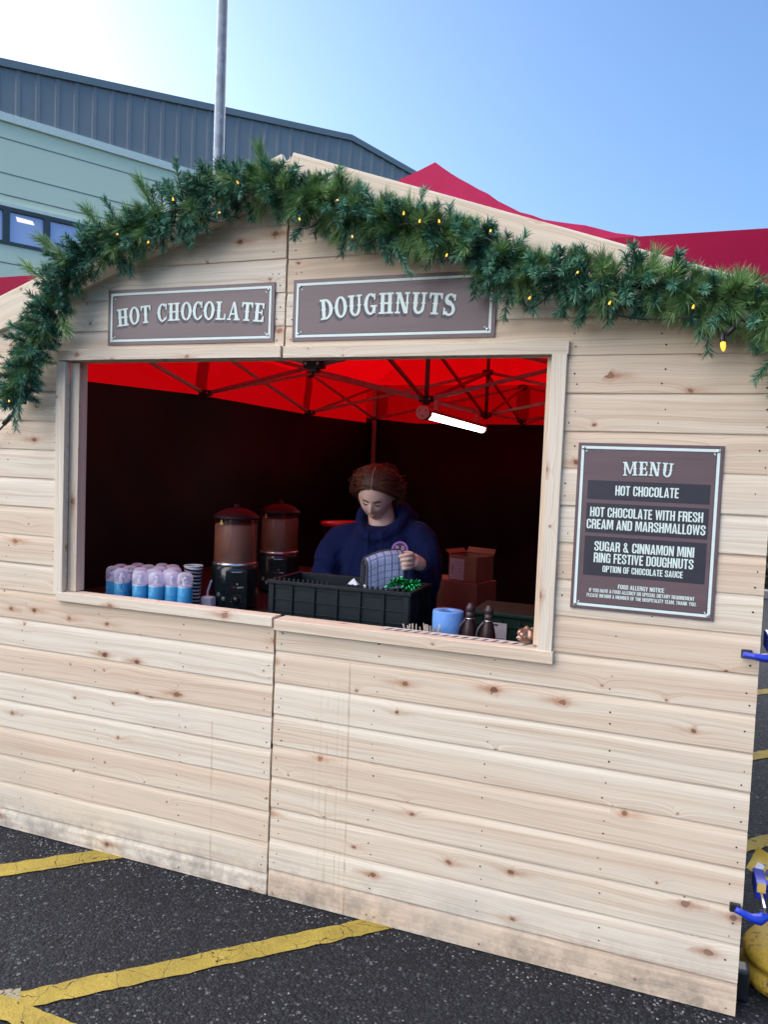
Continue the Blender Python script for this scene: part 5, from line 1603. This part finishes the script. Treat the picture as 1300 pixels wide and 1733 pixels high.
for w_2, e_ in ((WRR, ELR), (WRL, ELL)):
    m = MB(); d = (e_ - w_2).normalized()
    m.tube([w_2 - d * .012, w_2 + d * .005, w_2 + d * .03, w_2 + d * .045], [.033, .038, .039, .034], 20); pb(m, "cuff", NAVY)
for sx, l in ((-1, .10), (1, .12)):
    m = MB(); m.tube(catmull([(.150 + sx * .028, .588, 1.352), (.150 + sx * .032, .575, 1.32), (.152 + sx * .030, .572, 1.352 - l)], 5), .0026, 6); pb(m, "drawstring", NAVY)
# round chest emblem, its letters half hidden
m = MB()
ec = Vector((.266, .572, 1.262)); ex = Vector((.93, .36, 0)).normalized(); ez = Vector((0, .12, 1)).normalized(); en = ez.cross(ex).normalized() * -1
if en.y > 0: en = -en
def disc(r0, r1, off, mi, a0=0, a1=2 * pi, c=(0, 0), n=36):
    for k in range(n):
        q = []
        for a, r in ((a0 + (a1 - a0) * k / n, r0), (a0 + (a1 - a0) * k / n, r1), (a0 + (a1 - a0) * (k + 1) / n, r1), (a0 + (a1 - a0) * (k + 1) / n, r0)):
            q.append(ec + ex * (c[0] + r * cos(a)) + ez * (c[1] + r * sin(a)) + en * off)
        m.face(q, mi)
disc(.027, .035, .002, 0); disc(0, .027, .0015, 1)
for cx_ in (-.012, .012):
    disc(.0055, .0095, .003, 2, -pi / 2, pi / 2, (cx_ - .002, .006), 12)
    q = [(cx_ - .0055, -.0035), (cx_ - .0015, -.0035), (cx_ - .0015, .0155), (cx_ - .0055, .0155)]
    m.face([ec + ex * a + ez * b2 + en * .003 for a, b2 in q], 2)
pb(m, "chest_emblem", [plain("emblem_purple", (.33, .17, .50), .7), plain("emblem_dark", (.06, .03, .10), .7), plain("emblem_pink", (.62, .36, .44), .7)])
# trousers and shoes (behind the counter)
m = MB()
for sx in (-1, 1):
    hx = .145 + sx * .085
    m.tube([(hx - sx * .02, .83, .95), (hx, .83, .86), (hx + sx * .01, .83, .7), (hx + sx * .012, .82, .48), (hx + sx * .012, .835, .28), (hx + sx * .012, .84, .09)], [.118, .118, .100, .078, .070, .066], 20)
tr = pb(m, "trousers", plain("black_trousers", (.014, .014, .018), .85))
md = tr.modifiers.new("cloth", 'REMESH'); md.mode = 'VOXEL'; md.voxel_size = .012; md.use_smooth_shade = True
for sx in (-1, 1):
    hx = .145 + sx * .097
    m = MB(); m.ell((hx + sx * .004, .79, .045), (.048, .135, .045), 20, 12); m.box((hx + sx * .004, .79, .012), (.09, .26, .024)); s_ = pb(m, "shoe", BLKP)

# ------------------------------------------------------------------ folded quilted mat, tinsel and paper in the crate
def quilt_mat():
    k = NT("quilted_blue_grey")
    u = k.n("ShaderNodeUVMap"); u.uv_map = "UVMap"
    s = k.n("ShaderNodeSeparateXYZ"); k.l(u.outputs[0], s.inputs[0])
    fx = k.math('ABSOLUTE', k.math('SUBTRACT', k.math('FRACT', k.math('MULTIPLY', s.outputs[0], 33)), .5))
    fy = k.math('ABSOLUTE', k.math('SUBTRACT', k.math('FRACT', k.math('MULTIPLY', s.outputs[1], 45)), .5))
    lx = k.mapr(fx, .42, .48); ly = k.math('MULTIPLY', k.mapr(fy, .42, .48), .85)
    nz = k.noise(k.obj(), 260, 2, .6)
    c = k.mix(nz, (.21, .26, .43), (.33, .38, .56))
    c = k.mix(k.math('MULTIPLY', lx, .92), c, (.035, .045, .09))
    c = k.mix(k.math('MULTIPLY', ly, .7), c, (.12, .16, .30))
    k.l(c, k.b.inputs["Base Color"]); k.b.inputs["Roughness"].default_value = .9
    k.bump(k.math('SUBTRACT', 1.0, k.math('MAXIMUM', lx, ly)), .8, .004)
    return k.m
QUILT = quilt_mat()
BIND = plain("mat_binding_grey", (.045, .045, .055), .9, bump=.2, scale=200)
mt = empty("quilted_mat", (.25, .38, 1.12), "folded blue grey quilted mat with dark binding held upright over the crate", "quilted mat")
A0, A1 = Vector((.205, .330, 1.100)), Vector((.322, .428, 1.132))      # lower ends of the fold axis
AX = (A1 - A0)
NF = Vector((.64, -.77, 0)).normalized()                                # towards the front side of the fold
def prof_mat(v, r, h):
    """an upside-down U: v 0..1 runs from front bottom over the top to back bottom"""
    if v < .42: return (r + (1 - v / .42) * .012, h * (v / .42))
    if v > .58: return (-r, h * (1 - (v - .58) / .42))
    a = pi * (v - .42) / .16
    return (r * cos(a), h + r * .9 * sin(a))
def mat_pt(u, v, r):
    h = .112 + .012 * sin(u * 3.0)
    a, b = prof_mat(v, r, h)
    q = A0 + AX * u
    return q + NF * (a + .003 * sin(u * 8 + v * 5)) + Vector((0, 0, b))
def mloc(m, name, mat):
    m.v = [tuple(Vector(p) - Vector(mt.location)) for p in m.v]
    return m.build(name, mat, mt)
m = MB()
m.sheet(lambda u, v: mat_pt(u, v, .030), 24, 40, uvfn=lambda u, v: (u * .158 + .014, v * .25))
o = mloc(m, "quilted_cover", QUILT)
sol = o.modifiers.new("thick", 'SOLIDIFY'); sol.thickness = .006; sol.offset = 0
m = MB(); m.sheet(lambda u, v: mat_pt(u * .97 + .015, v, .015), 20, 30, uvfn=lambda u, v: (u * .158, v * .22))
o = mloc(m, "inner_layer", QUILT)
sol = o.modifiers.new("thick", 'SOLIDIFY'); sol.thickness = .004; sol.offset = 0
for u in (0.0, 1.0):
    m = MB(); m.tube([mat_pt(u, k / 40, .030) for k in range(41)], .0052, 8); mloc(m, "binding", BIND)
m = MB(); m.tube([mat_pt(.02, k / 30, .014) for k in range(31)], .0042, 8); mloc(m, "binding", BIND)
m = MB(); m.tube([mat_pt(k / 16, .52, .033) + Vector((0, 0, .002)) for k in range(17)], .0055, 8); mloc(m, "binding", BIND)
k = NT("green_tinsel_foil"); k.b.inputs["Metallic"].default_value = 1; k.b.inputs["Roughness"].default_value = .16
t = k.n("ShaderNodeAttribute"); t.attribute_name = "tint"
k.l(k.mix(t.outputs["Fac"], (.004, .20, .05), (.06, .62, .22)), k.b.inputs["Base Color"])
TIN = k.m
m = MB(); rt = random.Random(4)
path = catmull([(.325, .30, 1.150), (.345, .325, 1.168), (.368, .335, 1.162), (.392, .345, 1.158), (.41, .36, 1.155), (.405, .39, 1.14), (.37, .40, 1.12)], 8)
m.tube(path, .003, 5, tint=.2)
for i in range(1500):
    q = path[rt.randrange(len(path))]
    d = Vector((rt.gauss(0, 1), rt.gauss(0, 1), rt.gauss(0, 1))).normalized()
    s_ = d.orthogonal().normalized(); s_.rotate(Matrix.Rotation(rt.uniform(0, 6.28), 3, d))
    L_ = rt.uniform(.014, .027); mid = q + d * L_ * .55 + Vector((rt.uniform(-1, 1), rt.uniform(-1, 1), rt.uniform(-1, 1))) * .003
    m.face([q - s_ * .0009, q + s_ * .0009, mid + s_ * .0009, mid - s_ * .0009], 0, None, rt.random())
    m.face([mid - s_ * .0009, mid + s_ * .0009, q + d * L_ + s_ * .0007 + Vector((0, 0, -.003)), q + d * L_ - s_ * .0007 + Vector((0, 0, -.003))], 0, None, rt.random())
m.v = [tuple(Vector(p) - Vector((.37, .34, 1.15))) for p in m.v]
tag(m.build("tinsel", TIN, loc=(.37, .34, 1.15)), "shiny green metallic tinsel bunched in the corner of the black crate", "tinsel")
m = MB(); m.face([(-.022, 0, -.01), (.024, .002, -.012), (.004, .006, .016)]); m.face([(-.022, 0, -.01), (.004, .006, .016), (-.01, .03, .0)])
m.face([(.024, .002, -.012), (.02, .03, -.01), (.004, .006, .016)])
tag(m.build("paper_scrap", WHITEP, loc=(.168, .30, 1.149)), "pointed white paper corner poking above the front rim of the crate", "paper")
m = MB(); m.ell((0, 0, 0), (.009, .009, .008), 14, 8)
tag(m.build("white_cap", WHITEP, loc=(.222, .295, 1.137)), "small white round cap showing just above the front rim of the crate", "cap")
